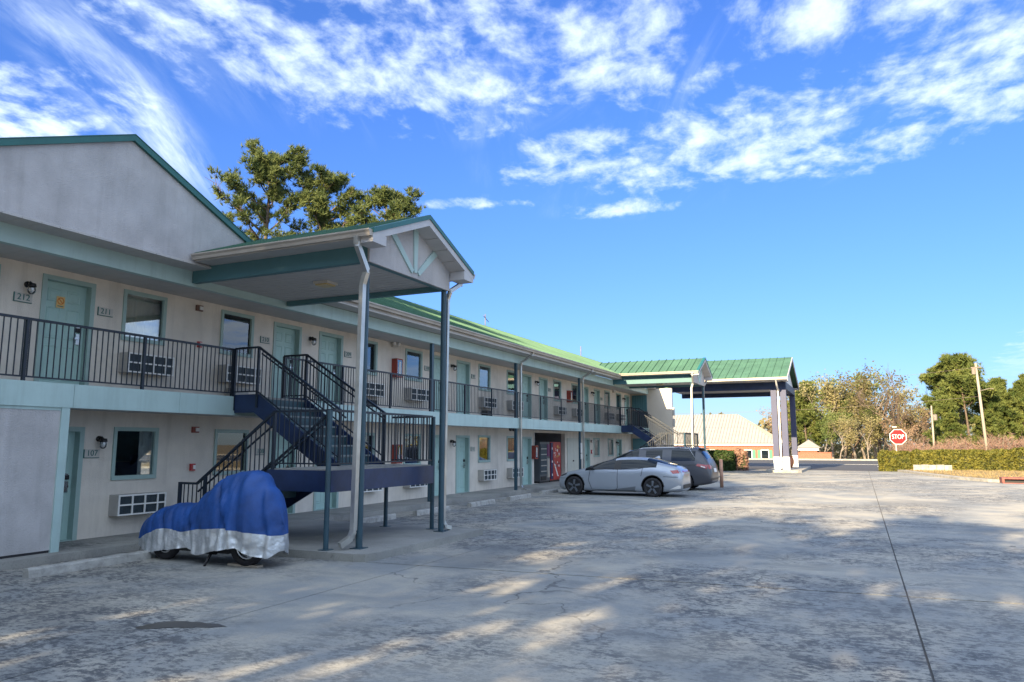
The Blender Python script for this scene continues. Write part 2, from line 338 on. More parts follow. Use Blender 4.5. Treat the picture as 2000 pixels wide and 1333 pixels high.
for (x0, x1, y0, y1) in ((-160, -14, 76.2, 76.45), (-8, 160, 76.2, 76.45), (-160, 160, 94.3, 94.55), (-160,-16,59.4,59.6), (12,160,63.4,63.6), (1.2, 5.5, 69.6, 70.0)):
    m = MB(); m.box(x0, x1, y0, y1, -.004, .003); m.build('painted_line', M['line'], road)
k = MB(); k.box(-160, 160, 95.5, 96.2, -.3, .14); struct(k.build('road_kerb', M['kerb']))
# walkway along the rooms and the pads under the stairs
walk = bpy.data.objects.new('walkway', None); reg(walk, 'walkway', None); struct(walk)
y = 1.0
while y < 45.5:
    m = MB(); m.box(-13.07, -11.62, y+.006, y+2.994, -.1, .12); m.build('walk_slab', M['walk'], walk); y += 3.0
for dy, x1 in ((0, -7.15), (28.2, -7.2)):
    m = MB(); m.box(-11.60, -9.42, 9.95+dy, 14.0+dy, -.1, .118); m.build('walk_slab', M['walk'], walk)
    m = MB(); m.prism([(-9.40, 9.95+dy), (x1-.25, 9.95+dy), (x1-.07, 10.02+dy), (x1, 10.2+dy), (x1, 14.0+dy), (-9.40, 14.0+dy)], 'z', -.1, .12); m.build('walk_slab', M['walk'], walk)
# ------------------------------------------------------------------ the motel
WX, BX = -13.07, -11.9
FL = (.12, 2.83)
motel = thing('motel_building', 'long two-storey beige stucco motel with green metal roof and teal doors', 'motel', (-13.07, 25, 0))
UP = [(212,7.0),(211,8.75),(210,14.57),(209,16.30),(208,22.12),(207,23.90),(206,29.66),(205,31.55),(204,37.35),(203,39.3),(202,45.15)]
UPW = [10.37, 12.87, 17.96, 20.52, 25.6, 28.13, 33.3, 35.78, 41.15, 43.4]
LO = [(106,7.0),(107,8.75),(108,14.57),(109,16.30),(110,22.12),(111,23.90),(112,29.66),(114,37.45),(116,43.35)]
LOW = [10.37, 12.87, 17.96, 20.52, 25.6, 28.13, 39.1, 41.65]
DW, DH, WW, WH = .93, 2.03, .96, .95
uo = [(y-DW/2, y+DW/2, 2.83, 2.83+1.97) for _, y in UP] + [(y-WW/2, y+WW/2, 3.93, 4.86) for y in UPW]
lo = [(y-DW/2, y+DW/2, .12, 2.12) for _, y in LO] + [(y-WW/2, y+WW/2, 1.2, 2.15) for y in LOW] + [(30.44, 34.29, .12, 2.36)]
def wall(name, y0, y1, z0, z1, ops, m, x0=WX-.2, x1=WX):
    b = MB(); cs = sorted({y0, y1, *[o[0] for o in ops], *[o[1] for o in ops]})
    for a, c in zip(cs, cs[1:]):
        if c - a < 1e-6: continue
        mid = (a+c)/2; z = z0
        for o in sorted([o for o in ops if o[0] < mid < o[1]], key=lambda o: o[2]):
            if o[2] > z: b.box(x0, x1, a, c, z, o[2])
            z = o[3]
        if z < z1: b.box(x0, x1, a, c, z, z1)
    return b.build(name, m, motel)
wall('lower_wall', 2.0, 46.0, 0.0, 2.52, lo, M['stucco'])
wall('upper_wall', 2.0, 46.0, 2.52, 5.3, uo, M['stucco'])
m = MB(); m.box(-19.2, -19, 2, 60, 0, 5.4); m.box(-19, WX-.2, 1.8, 2, 0, 5.4); m.build('back_wall', M['stucco'], motel)
m = MB(); m.box(-19, WX-.2, 2, 46, 2.5, 2.82); m.box(-19, WX-.2, 2, 46, 5.02, 5.2); m.box(-15.3, -15.2, 2, 30.3, 0, 5.0); m.box(-15.3, -15.2, 34.4, 46, 0, 2.5); m.box(-15.3,-15.2,30.3,46,2.9,5); m.build('room_partition', M['dark'], motel)
m = MB(); m.box(-19, WX-.2, 2, 46, 0, .11); m.build('room_floor', M['dark'], motel)
# vending alcove
m = MB(); m.box(-14.75, -14.65, 30.3, 34.5, .12, 2.5); m.box(-14.65, WX-.2, 30.3, 30.44, .12, 2.5); m.box(-14.65, WX-.2, 34.29, 34.45, .12, 2.5); m.box(-14.65, WX-.2, 30.44, 34.29, .09, .125)
m.build('alcove_wall', mat('alcove_paint', (.20,.21,.23), .8, .08, 2), motel)
# doors
def door_meshes():
    b = MB(); b.box(-.045, 0, -DW/2+.04, DW/2-.04, 0, 1.96)
    for (y0, y1) in ((-.32, -.05), (.05, .32)):
        for (z0, z1) in ((1.60, 1.84), (.92, 1.50), (.16, .80)):
            a, c = .035, .012
            b._a([(0,y0,z0),(0,y1,z0),(0,y1,z1),(0,y0,z1),(c,y0+a*.5,z0+a*.5),(c,y1-a*.5,z0+a*.5),(c,y1-a*.5,z1-a*.5),(c,y0+a*.5,z1-a*.5),
                  (.002,y0+a,z0+a),(.002,y1-a,z0+a),(.002,y1-a,z1-a),(.002,y0+a,z1-a),(.010,y0+a*1.8,z0+a*1.8),(.010,y1-a*1.8,z0+a*1.8),(.010,y1-a*1.8,z1-a*1.8),(.010,y0+a*1.8,z1-a*1.8)],
                 [(0,1,5,4),(1,2,6,5),(2,3,7,6),(3,0,4,7),(4,5,9,8),(5,6,10,9),(6,7,11,10),(7,4,8,11),(8,9,13,12),(9,10,14,13),(10,11,15,14),(11,8,12,15),(12,13,14,15)])
    leaf = b.mesh('door_leaf', M['door'])
    f = MB()
    for s in (-1, 1):
        f.box(-.17, .02, s*(DW/2-.04), s*(DW/2), 0, 2.0); f.box(0.0, .022, s*(DW/2), s*(DW/2+.045), 0, 2.045)
    f.box(-.17, .02, -DW/2+.04, DW/2-.04, 1.96, 2.0); f.box(0, .021, -DW/2, DW/2, 2.0, 2.045); f.box(-.17, .01, -DW/2+.04, DW/2-.04, -.005, .015)
    fr = f.mesh('door_frame', M['trim'])
    l = MB(); l.box(.0, .03, .27, .35, .86, 1.06); l.box(.03, .075, .30, .325, .955, .98); l.box(.055, .075, .20, .325, .95, .985); l.box(0, .025, .27, .345, 1.1, 1.2)
    lk = l.mesh('door_lock', M['chrome']); l = MB(); l.box(.0, .04, .262, .352, 1.09, 1.17); pd = l.mesh('lock_pad', M['black']); return leaf, fr, lk, pd
LEAF, FRAME, LOCK, PAD = door_meshes()
def door(y, z):
    d = inst('door', LEAF, (WX-.13, y, z), motel)
    for n, me, dx in (('door_frame', FRAME, .13), ('door_lock', LOCK, 0), ('lock_pad', PAD, 0)):
        inst(n, me, (WX-.13+dx, y, z), d)
for _, y in UP: door(y, 2.83)
for _, y in LO: door(y, .12)
# windows
def window_meshes():
    f = MB(); W, H = WW/2, WH
    for s in (-1, 1): f.box(-.06, .025, s*(W-.045), s*W, 0, H); f.box(0, .028, s*W, s*(W+.025), -.03, H+.03)
    f.box(-.06, .025, -W+.045, W-.045, 0, .045); f.box(-.06, .025, -W+.045, W-.045, H-.045, H); f.box(0, .027, -W, W, H, H+.03); f.box(0, .04, -W-.02, W+.02, -.035, 0)
    fr = f.mesh('window_frame', M['trim'])
    p = MB(); p.box(-.035, -.029, -W+.045, W-.045, .045, H-.045); pane = p.mesh('pane', M['glass'])
    def cur(y0, y1, mt, amp=.03, nn=90, seed=0):
        c = MB(); rnd = random.Random(seed); pts = []
        ph = rnd.random()*6
        for i in range(nn+1):
            t = y0 + (y1-y0)*i/nn; pts.append((-.115 + amp*math.sin(t*38+ph+1.2*math.sin(t*7+seed)), t))
        vs = [(x, y, 0.0) for x, y in pts] + [(x, y, H) for x, y in pts]
        c._a(vs, [(i, i+1, nn+2+i, nn+1+i) for i in range(nn)]); return c.mesh('curtain', mt, True, False)
    return fr, pane, cur
WFRAME, PANE, curfn = window_meshes()
CUR = {'full': curfn(-.5, .5, M['curtain'], seed=1), 'gap': curfn(-.27, .5, M['curtain'], seed=2), 'right': curfn(.16, .5, M['sheer'], seed=3), 'sheer': curfn(-.5, .5, M['sheer'], .02, seed=4), 'left': curfn(-.5, -.12, M['curtain'], seed=5)}
def window(y, z, kinds):
    f = inst('window', WFRAME, (WX, y, z), motel); inst('pane', PANE, (WX, y, z), f)
    for kd in kinds: inst('curtain', CUR[kd], (WX, y, z), f)
for i, y in enumerate(UPW): window(y, 3.92, [('left','gap'), ('full',), ('sheer',), ('full',), ('full',), ('left','right'), ('full',), ('gap',), ('full',), ('gap',)][i])
for i, y in enumerate(LOW): window(y, 1.2, [('right',), ('full',), ('sheer',), ('full',), ('full',), ('gap',), ('full',), ('left',)][i])
# utility double door on the ground floor
m = MB(); m.box(WX, WX+.03, 34.55, 35.4, .13, 2.15); m.box(WX, WX+.03, 35.41, 36.2, .13, 2.15); u = m.build('utility_door', mat('utility_door_paint', (.55,.56,.50), .6, .04, 3), motel)
m = MB(); m.box(WX+.03, WX+.08, 35.28, 35.36, 1.0, 1.06); m.box(WX+.03, WX+.045, 36.14, 36.19, 1.6, 1.72); m.box(WX+.03, WX+.045, 36.14, 36.19, .5, .62); m.build('door_handle', M['black'], u)
# balcony deck, fascia, ceiling, beam
m = MB(); m.box(WX, BX-.03, 2, 45.98, 2.5, 2.83); m.build('balcony_deck', M['walk'], motel)
m = MB(); m.box(WX+.001, BX-.03, 2, 45.98, 2.47, 2.499); m.build('balcony_underside', M['soffit'], motel)
for a, c in ((2, 5.0), (5.0, 8.2), (8.2, 10.35), (10.35, 11.75), (13.22, 16.6), (16.6, 20), (20, 23.2), (23.2, 26.3), (26.3, 30), (30, 33.4), (33.4, 36.7), (36.7, 39.95), (41.42, 45.98)):
    m = MB(); m.box(BX-.03, BX, a+.003, c-.003, 2.45, 2.845); m.build('fascia_panel', M['fascia'], motel)
for a, c in ((11.75, 13.22), (39.95, 41.42)):
    m = MB(); m.box(BX-.03, BX-.005, a, c, 2.45, 2.82); m.build('fascia_panel', M['fascia'], motel)
m = MB(); m.box(-12.04, BX, 2, 45.98, 4.97, 5.29); m.build('eave_beam', M['fascia'], motel)
y = 2.0
while y < 45.9:
    m = MB(); m.box(WX+.001, -12.04, y+.004, min(y+.30, 45.98)-.004, 5.0, 5.02); m.build('ceiling_board', M['soffit'], motel) if y < 24 else None
    y += .30
m = MB(); m.box(WX+.001, -12.04, 24.2, 45.98, 5.0, 5.02); m.box(WX+.001, -12.04, 2, 46, 5.022, 5.04); m.build('balcony_ceiling', M['soffit'], motel)
y = 2.0
while y < 13:
    m = MB(); m.box(BX, -11.40, y+.004, y+.296, 5.27, 5.29); m.build('soffit_board', M['soffit'], motel); y += .30
m = MB(); m.box(BX, -11.40, 13, 45.98, 5.30, 5.32); m.box(BX, -11.40, 2, 13, 5.292, 5.31); m.build('eave_soffit', M['soffit'], motel)
# ground-floor enclosure at the left with its teal corner post
m = MB(); m.box(BX-.10, BX-.04, 2, 8.02, .16, 2.45); m.build('enclosure_panel', M['gable'], motel)
m = MB(); m.box(BX-.13, BX-.01, 8.02, 8.16, .12, 2.45); m.box(BX-.105, BX-.03, 2, 8.02, 2.40, 2.449); m.build('corner_post', M['fascia'], motel)
m = MB(); m.box(BX-.09, BX-.05, 2, 8.02, .12, .16); m.build('panel_gap', M['dark'], motel)
m = MB(); m.box(WX, BX-.11, 7.9, 8.0, .12, 2.45); m.build('enclosure_return', M['gable'], motel)
# columns of the balcony
for y in (19.85, 26.15, 33.4):
    m = MB(); m.box(-12.03, -11.935, y-.055, y+.055, .12, 4.97); m.build('column', M['post'], motel)
# main roof: standing seam panels on the lot side
EX, EZ, RX, RZ = -11.36, 5.50, -16.0, 7.45
def panel_mesh(name, run, rise, wdt, axis):
    """roof panel from ridge (0,0,0) down to eave: run along +X (axis x) or +-Y; width along the other axis"""
    m = MB(); t = .02; L = math.hypot(run, rise); s = 1 if run > 0 else -1
    def P(a, b, h):      # a: distance share down slope, b: across, h: height above
        nx, nz = rise/L*s, abs(run)/L
        if axis == 'x': return (run*a + nx*h, b, -rise*a + nz*h)
        return (b, run*a + nx*h, -rise*a + nz*h)
    def bx(b0, b1, h0, h1):
        m._a([P(0,b0,h0),P(1,b0,h0),P(1,b1,h0),P(0,b1,h0),P(0,b0,h1),P(1,b0,h1),P(1,b1,h1),P(0,b1,h1)],[(0,3,2,1),(4,5,6,7),(0,1,5,4),(1,2,6,5),(2,3,7,6),(3,0,4,7)])
    bx(0, wdt-.002, -t, 0); bx(-.012, .012, 0.0006, .045); bx(wdt*.5-.01, wdt*.5+.01, .0004, .006)
    return m.mesh(name, M['roof'])
PM = panel_mesh('roof_panel', EX-RX, RZ-EZ, .41, 'x')
y = 13.15
while y < 50:
    inst('roof_panel', PM, (RX, y, RZ), motel); y += .41
m = MB(); m.slab((RX, 2, RZ), (RX, 50, RZ), (-20.2, 50, 5.5), (-20.2, 2, 5.5), .04); m.build('rear_roof', M['roof'], motel)
m = MB(); m.prism([(RX-.14, RZ-.02), (RX, RZ+.05), (RX+.14, RZ-.02), (RX, RZ+.02)], 'y', 8.6, 50.05); m.build('ridge_cap', M['rooftrim'], motel)
def gutter_x(x, y0, y1, z, parent, name='gutter'):
    m = MB(); m.prism([(x-.02, z-.11), (x+.07, z-.11), (x+.085, z-.06), (x+.115, z-.03), (x+.115, z), (x+.10, z), (x+.09, z-.03), (x-.01, z-.06), (x-.02, z)], 'y', y0, y1); return m.build(name, M['gutter'], parent)
m = MB(); m.box(-11.43, -11.401, 13.15, 45.98, 5.29, 5.47); m.build('eave_board', M['gutter'], motel)
gutter_x(-11.38, 13.72, 38.0, 5.50, motel); gutter_x(-11.38, 42.2, 46, 5.50, motel)
# the gable end at the left: wing roof with ridge across
GX = -11.45; gz = lambda y: 7.235 - .42*abs(y - 8.6)
m = MB(); m.prism([(4.02, 5.28), (13.18, 5.28), (8.6, gz(8.6))], 'x', GX-.2, GX); m.build('gable_wall', M['gable'], motel)
for s in (-1, 1):
    me = panel_mesh('wing_roof_panel', s*4.75, 1.995, .41, 'y'); x = -19.6
    while x < GX - .35: inst('roof_panel', me, (x, 8.6, 7.25), motel); x += .41
    m = MB(); m.prism([(8.6, 7.31), (8.6+s*4.8, 7.31-.42*4.8), (8.6+s*4.8, 7.20-.42*4.8), (8.6, 7.20)], 'x', GX+.002, GX+.06)
    m.prism([(8.6, 7.325), (8.6+s*4.8, 7.325-.42*4.8), (8.6+s*4.8, 7.312-.42*4.8), (8.6, 7.312)], 'x', GX-.2, GX+.07); m.build('rake_trim', M['rooftrim'], motel)
# end block (lobby) behind the far stairs
m = MB(); m.box(-13.3, -10.45, 46.0, 46.3, 0, 5.3); m.box(-19, -13.3, 46.0, 56, 0, 5.3); m.build('lobby_block', mat('lobby_stucco', (.62,.56,.48), .9, .06, 1.3, bump=.2, bscale=80), motel)
m = MB(); m.box(-12.95, -12.0, 45.90, 45.99, 2.83, 4.9); dd = m.build('lobby_door', M['beam'], motel)
for i in range(6): m = MB(); m.box(-12.9+i*.15, -12.78+i*.15, 45.88, 45.899, 2.9, 4.85); m.build('door_board', M['beam'], dd)
m = MB(); m.box(-12.95, -12.0, 45.90, 45.99, .12, 2.2); m.build('lobby_door', M['beam'], motel)
m = MB(); m.slab((-16.3, 50.1, 7.4), (-13.0, 50.1, 6.05), (-13.0, 56.2, 6.05), (-16.3, 56.2, 7.4), .05); m.build('lobby_roof', M['roof'], motel)
m = MB()
for (x0,z0) in ((-10.44,3.6),(-10.44,2.9)): m.box(x0, x0+.12, 46.08, 46.22, z0, z0+.5)
m.build('utility_box', M['acsleeve'], motel)
# downspouts beside two columns of the balcony
def spout(pts, parent, w=.085, d=.07, m=None):
    b = MB()
    for p, q in zip(pts, pts[1:]): b.bar(p, q, w, d, up=(1,0,.01))
    for p in pts[1:-1]: b.lathe(p, [(0,-.045),(.047,-.045),(.047,.045),(0,.045)], 'z', 8)
    return b.build('downspout', m or M['spout'], parent)
for y in (26.30, 33.52):
    spout([(-11.33, y+.05, 5.40), (-11.36, y+.04, 5.30), (-11.80, y, 5.02), (-11.84, y, 4.85), (-11.84, y, .30), (-11.78, y+.02, .18), (-11.6, y+.03, .12)], motel)
# small roof antenna
m = MB(); m.cyl((-16, 31.4, 7.45), (-16, 31.4, 8.05), .02, n=6); m.bar((-16.0,31.2,7.95),(-16,31.75,7.72),.025); m.cyl((-16,45,7.4),(-16,45,8.1),.03,n=6); m.build('vent_pipe', M['barkgrey'], motel)
# ------------------------------------------------------------------ canopies over the stairs
def porch(label, p0, p1, xf, ez, apex, near, ov=.46, px=-7.72):
    yc = (p0+p1)/2; hw = (p1-p0)/2+ov; t = thing('stair_canopy', label, 'canopy', (px, yc, .12), 'gabled canopies over the stairs')
    for y in (p0, p1): m = MB(); m.cyl((px, y, .12), (px, y, 5.03), .058, n=14); m.box(px-.11, px+.11, y-.11, y+.11, .12, .132); m.build('post', M['post'], t, False)
    bz = 5.03
    for y in (p0, p1): m = MB(); m.box(BX+.004, px+.06, y-.06, y+.06, bz, ez-.045); m.build('side_beam', M['beam'], t)
    m = MB(); m.box(px-.06, px+.055, p0+.062, p1-.062, bz-.001, bz+.28); m.build('front_beam', M['beam'], t)
    n = 14 if near else 1; step = (p1-p0-.13)/n
    for i in range(n): m = MB(); m.box(BX+.004, px-.062, p0+.065+i*step+.008, p0+.065+(i+1)*step-.008, bz+.10, bz+.12); m.build('ceiling_board', M['soffit'], t)
    m = MB(); m.box(BX+.004, px-.062, p0+.065, p1-.065, bz+.122, bz+.14); m.build('ceiling_backing', M['acdark'], t)
    pitch = (apex-ez)/hw
    for s in (-1, 1):
        me = panel_mesh('canopy_panel', s*hw, apex-ez, .41, 'y'); x = xf-.41
        while x > -13.4: inst('roof_panel', me, (x, yc, apex), t); x -= .41
        # rake boards, caps, soffits under the overhang
        a = Vector((xf, yc, apex-.03)); c = Vector((xf, yc+s*hw, ez-.03))
        m = MB(); m._a([a+Vector((0,0,0)), c, c-Vector((0,0,.15)), a-Vector((0,0,.16)), a+Vector((.03,0,0)), c+Vector((.03,0,0)), c+Vector((.03,0,-.15)), a+Vector((.03,0,-.16))],[(0,1,2,3),(4,7,6,5),(0,4,5,1),(1,5,6,2),(2,6,7,3),(3,7,4,0)]); m.build('rake_board', M['rake'], t)
        m = MB(); m._a([a+Vector((-.08,0,.06)), c+Vector((-.08,0,.06)), c+Vector((-.08,0,.022)), a+Vector((-.08,0,.022)), a+Vector((.05,0,.06)), c+Vector((.05,0,.06)), c+Vector((.05,0,-.03)), a+Vector((.05,0,-.03))],[(0,1,2,3),(4,7,6,5),(0,4,5,1),(1,5,6,2),(2,6,7,3),(3,7,4,0)]); m.build('rake_trim', M['rooftrim'], t)
        nb = 5
        for i in range(nb):
            f0, f1 = i/nb+.006, (i+1)/nb-.006; z0, z1 = apex-.19-(apex-ez)*f0, apex-.19-(apex-ez)*f1
            m = MB(); m._a([(px+.062, yc+s*hw*f0, z0), (xf-.001, yc+s*hw*f0, z0), (xf-.001, yc+s*hw*f1, z1), (px+.062, yc+s*hw*f1, z1), (px+.062, yc+s*hw*f0, z0+.015), (xf-.001, yc+s*hw*f0, z0+.015), (xf-.001, yc+s*hw*f1, z1+.015), (px+.062, yc+s*hw*f1, z1+.015)],[(0,3,2,1),(4,5,6,7),(0,1,5,4),(1,2,6,5),(2,3,7,6),(3,0,4,7)]); m.build('soffit_board', M['soffit'], t)
        m = MB(); y0, y1 = (yc+s*(hw-.4), yc+s*(hw-.005)); m.box(px+.11, xf+.028, y0, y1, ez-.21, ez-.035); m.build('eave_return', M['rake'], t)
        ye = yc+s*hw
        m = MB(); m.prism([(ye-s*.02, ez-.115), (ye+s*.07, ez-.115), (ye+s*.085, ez-.06), (ye+s*.115, ez-.03), (ye+s*.115, ez-.005), (ye-s*.02, ez-.005)], 'x', -11.40, xf+.02); m.build('gutter', M['gutter'], t)
        m = MB(); m.box(-11.39, px+.06, min(yc+s*(hw-ov+.065), ye), max(yc+s*(hw-ov+.065), ye), ez-.13, ez-.115); m.build('eave_soffit', M['soffit'], t)
    gzz = lambda y: apex-.06-pitch*abs(y-yc)
    m = MB(); m.prism([(p0-.06, bz-.002), (p1+.06, bz-.002), (p1+.06, gzz(p1+.06)), (yc, gzz(yc)), (p0-.06, gzz(p0-.06))], 'x', px+.056, px+.10); ped = m.build('pediment', M['gable'], t)
    x0, x1 = px+.10, px+.125
    zb = bz+.10
    for (yb, yt, wd) in ((yc+.06, yc+.06, .17), (yc-.04, yc-.80, .17), (yc+.16, yc+.86, .17)):
        zt = gzz(yt)-.02; d = Vector((0, yt-yb, zt-zb)).normalized(); a = Vector((0, d.z, -d.y))*wd/2
        P = [Vector((0,yb,zb))-a*.6, Vector((0,yb,zb))+a*.6, Vector((0,yt,zt))+a, Vector((0,yt,zt))-a]
        m = MB(); m.prism([(p.y, min(p.z, gzz(p.y)-.01)) for p in P], 'x', x0, x1+abs(yt-yb)*.004); m.build('sunburst_board', M['fascia'], ped)
    # downspouts at both front posts
    ya = yc-hw-.05
    spout([(px+.16, ya, ez-.10), (px+.16, ya+.01, ez-.24), (px+.10, p0-.13, ez-.62), (px+.02, p0-.125, ez-.85), (px-.03, p0-.125, .42), (px-.06, p0-.16, .30), (px-.12, p0-.36, .20)], t, .10, .08)
    yb = yc+hw+.05
    spout([(px+.12, yb, ez-.10), (px+.12, yb-.01, ez-.2), (px+.08, p1+.125, ez-.42), (px+.02, p1+.12, ez-.6), (px-.02, p1+.12, .30), (px+.0, p1+.17, .2), (px+.05, p1+.3, .16)], t, .08, .07)
    m = MB(); m.box(-9.9, -9.55, yc-.17, yc+.17, bz+.05, bz+.099); l = m.build('ceiling_lamp', M['plate'], t); m = MB(); m.box(-9.87, -9.58, yc-.14, yc+.14, bz+.02, bz+.05); m.build('lamp_diffuser', mat('amber_diffuser', (.55,.42,.2), .4), l)
    return t
porch('near teal gabled canopy with sunburst pediment over the closest stairs', 10.53, 13.24, -7.30, 5.46, 6.20, True)
porch('far green gabled canopy over the stairs behind the parked cars', 38.62, 41.72, -7.28, 5.56, 6.42, False)
# ------------------------------------------------------------------ railings on the balcony
def baluster_mesh(h, r=.0075):
    m = MB(); m.box(-r, r, -r, r, 0, h); return m.mesh('baluster', M['rail'])
BAL = baluster_mesh(.90)
def railing(label, y0, y1, npost, singles):
    t = thing('balcony_railing', label, 'railing', (BX-.06, y0, 2.83), 'railings along the balcony'); x = BX-.06
    m = MB(); m.box(x-.022, x+.022, y0, y1, 3.82, 3.86); m.build('top_rail', M['rail'], t)
    m = MB(); m.box(x-.015, x+.015, y0, y1, 2.905, 2.93); m.build('bottom_rail', M['rail'], t)
    for i in range(npost):
        yy = y0+.03+(y1-y0-.06)*i/max(1,npost-1); m = MB(); m.box(x-.024, x+.024, yy-.024, yy+.024, 2.83, 3.819); m.build('post', M['rail'], t)
    n = int((y1-y0)/.105); jb = MB()
    for i in range(1, n):
        yy = y0+(y1-y0)*i/n
        if singles: inst('baluster', BAL, (x, yy, 2.925), t)
        else: jb.box(x-.0075, x+.0075, yy-.0075, yy+.0075, 2.925, 3.825)
    if not singles: o = jb.build('balusters', M['rail'], t); o['kind'] = 'stuff'
railing('dark balcony railing at the left, in front of doors 211 and 212', 3.0, 11.74, 5, True)
railing('dark balcony railing just right of the near stairs', 13.23, 19.78, 4, True)
railing('dark balcony railing between the first and second balcony columns', 19.92, 26.08, 4, True)
railing('dark balcony railing between the second and third balcony columns', 26.22, 33.33, 4, False)
railing('dark balcony railing from the third column to the far stairs', 33.47, 39.92, 4, False)
railing('short dark balcony railing beyond the far stairs', 41.45, 45.9, 3, False)
# ------------------------------------------------------------------ staircases
def stair(label, dy, singles):
    t = thing('outdoor_staircase', label, 'staircase', (-10, 11.8+dy, .12), 'steel switchback stairs')
    B = lambda nm, m, mt, p=t: m.build(nm, mt, p)
    u0, u1, l0, l1 = 11.77+dy, 13.20+dy, 10.24+dy, 11.62+dy
    XT, XL, XE, zL = -11.26, -9.15, -8.10, 1.43
    # top platform and upper flight
    m = MB(); m.box(BX, XT, u0, u1, 2.78, 2.83); B('platform', m, M['walk'])
    rn, rs = (XL-XT)/7, (2.83-zL)/7
    for i in range(1, 7):
        m = MB(); x = XT+rn*(i-1); z = 2.83-rs*i
        m.box(x, x+rn+.02, u0+.03, u1-.03, z-.04, z); tr = B('tread', m, M['tread'])
        m = MB(); m.box(x+rn-.015, x+rn+.024, u0+.035, u1-.035, z-.03, z+.003); m.build('nosing', M['nosing'], tr)
    for i in range(0, 7):
        m = MB(); x = XT+rn*i; m.box(x-.005, x+.006, u0+.035, u1-.035, 2.83-rs*(i+1), 2.83-rs*i-.042); B('riser', m, M['tread'])
    sl = (zL-2.83)/(XL-XT)
    for y in (u0, u1):
        m = MB(); m.prism([(BX+.002, 2.50), (XT-.1, 2.50), (XL, zL-.33), (XL, zL+.05), (XT, 2.88), (BX+.002, 2.88)], 'y', y-.02, y+.02); B('stringer', m, M['navy'])
    # landing
    m = MB(); m.box(-9.42, XE, l0-.03, 13.45+dy, 1.375, zL); B('landing_deck', m, M['walk'])
    for (x0,x1,y0,y1) in ((-9.42, XE+.0, l0-.07, l0-.031), (XE+.001, XE+.04, l0-.07, 13.49+dy), (-9.42, XE, 13.451+dy, 13.49+dy), (-9.46, -9.421, l0-.07, 13.49+dy)):
        m = MB(); m.box(x0, x1, y0, y1, 1.05, 1.41); B('landing_beam', m, M['navy'])
    for (x, y, z1) in ((XE+.0, l0-.10, 2.42), (XE+.0, 13.52+dy, 2.42), (-9.25, 13.53+dy, 1.2), (-9.3, l0-.11, 1.06)):
        m = MB(); m.cyl((x, y, .12), (x, y, z1), .045, n=10); m.box(x-.09, x+.09, y-.09, y+.09, .12, .13); B('post', m, M['post'])
    # lower flight, going back towards the rooms
    XA, XB = -9.46, -11.42; rn2, rs2 = (XB-XA)/7, (zL-.12)/7
    for i in range(1, 7):
        x = XA+rn2*(i-1); z = zL-rs2*i; m = MB(); m.box(x+rn2-.02, x, l0+.03, l1-.03, z-.04, z); tr = B('tread', m, M['tread'])
        m = MB(); m.box(x+rn2-.024, x+rn2+.015, l0+.035, l1-.035, z-.03, z+.003); m.build('nosing', M['nosing'], tr)
        m = MB(); m.box(x-.006, x+.005, l0+.035, l1-.035, z, z+rs2-.042); B('riser', m, M['tread'])
    for y in (l0, l1):
        m = MB(); m.prism([(XA, zL-.02), (XA, zL-.40), (XB+.25, .12), (XB-.06, .12), (XB-.06, .25)], 'y', y-.02, y+.02); B('stringer', m, M['navy'])
    # railings
    jb = MB(); bal = []
    def run(name, pts, zoff_b, step=.105, top=.045, mid=None):
        """pts: top-rail points; balusters hang zoff_b below the rail"""
        m = MB()
        for p, q in zip(pts, pts[1:]): m.bar(p, q, top, .04)
        B(name, m, M['rail'])
        m = MB()
        for p, q in zip(pts, pts[1:]): m.bar((p[0],p[1],p[2]-zoff_b), (q[0],q[1],q[2]-zoff_b), .03, .025)
        B('bottom_rail', m, M['rail'])
        if mid:
            m = MB(); a, c = mid
            m.tube([(a[0],a[1],a[2]), (c[0],c[1],c[2])], .019, 8); B('handrail', m, M['rail'])
        for p, q in zip(pts, pts[1:]):
            p, q = Vector(p), Vector(q); L = math.hypot(q.x-p.x, q.y-p.y); n = max(1, int(L/step))
            for i in range(n+1):
                c = p.lerp(q, i/n)
                if singles: inst('baluster', SBAL[round(zoff_b,2)], (c.x, c.y, c.z-zoff_b), t)
                else: jb.box(c.x-.0075, c.x+.0075, c.y-.0075, c.y+.0075, c.z-zoff_b, c.z)
    top = 3.86
    for y, s in ((u0-.03, 1), (u1+.03, -1)):
        run('flight_rail', [(BX-.03, y, top), (XT-.02, y, top), (XL+.02, y, zL+1.08)], .92, mid=((XT-.0, y+s*.07, top-.13), (XL+.1, y+s*.07, zL+.93)))
        for x, z0, z1 in ((BX-.02, 2.55, top), (XT-.02, 2.6, top+.01), (XL+.02, zL-.2, zL+1.09)):
            m = MB(); m.box(x-.023, x+.023, y-.023, y+.023, z0, z1); B('newel', m, M['rail'])
    for y, s in ((l0-.04, 1), (l1+.03, -1)):
        run('flight_rail', [(XA+.1, y, 2.42), (-11.15, y, 1.13), (-11.58, y, 1.13)], .86, mid=((XA+.05, y+s*.08, 2.22), (-11.2, y+s*.08, .98)))
        for x, z0, z1 in ((XA+.1, 1.2, 2.43), (-11.58, .12, 1.15), (-10.95, .15, 1.26)):
            m = MB(); m.box(x-.026, x+.026, y-.026, y+.026, z0, z1); B('newel', m, M['rail'])
    run('landing_rail', [(-9.36, l0-.05, 2.42), (XE, l0-.05, 2.42)], .90)
    run('landing_rail', [(XE, l0-.05, 2.42), (XE, 13.47+dy, 2.42)], .90)
    run('landing_rail', [(XE, 13.47+dy, 2.42), (-9.1, 13.47+dy, 2.42)], .90)
    if not singles: o = jb.build('balusters', M['rail'], t); o['kind'] = 'stuff'
SBAL = {h: baluster_mesh(h) for h in (.92, .86, .90)}
stair('near navy steel switchback stairs beside the covered motorcycle', 0, True)
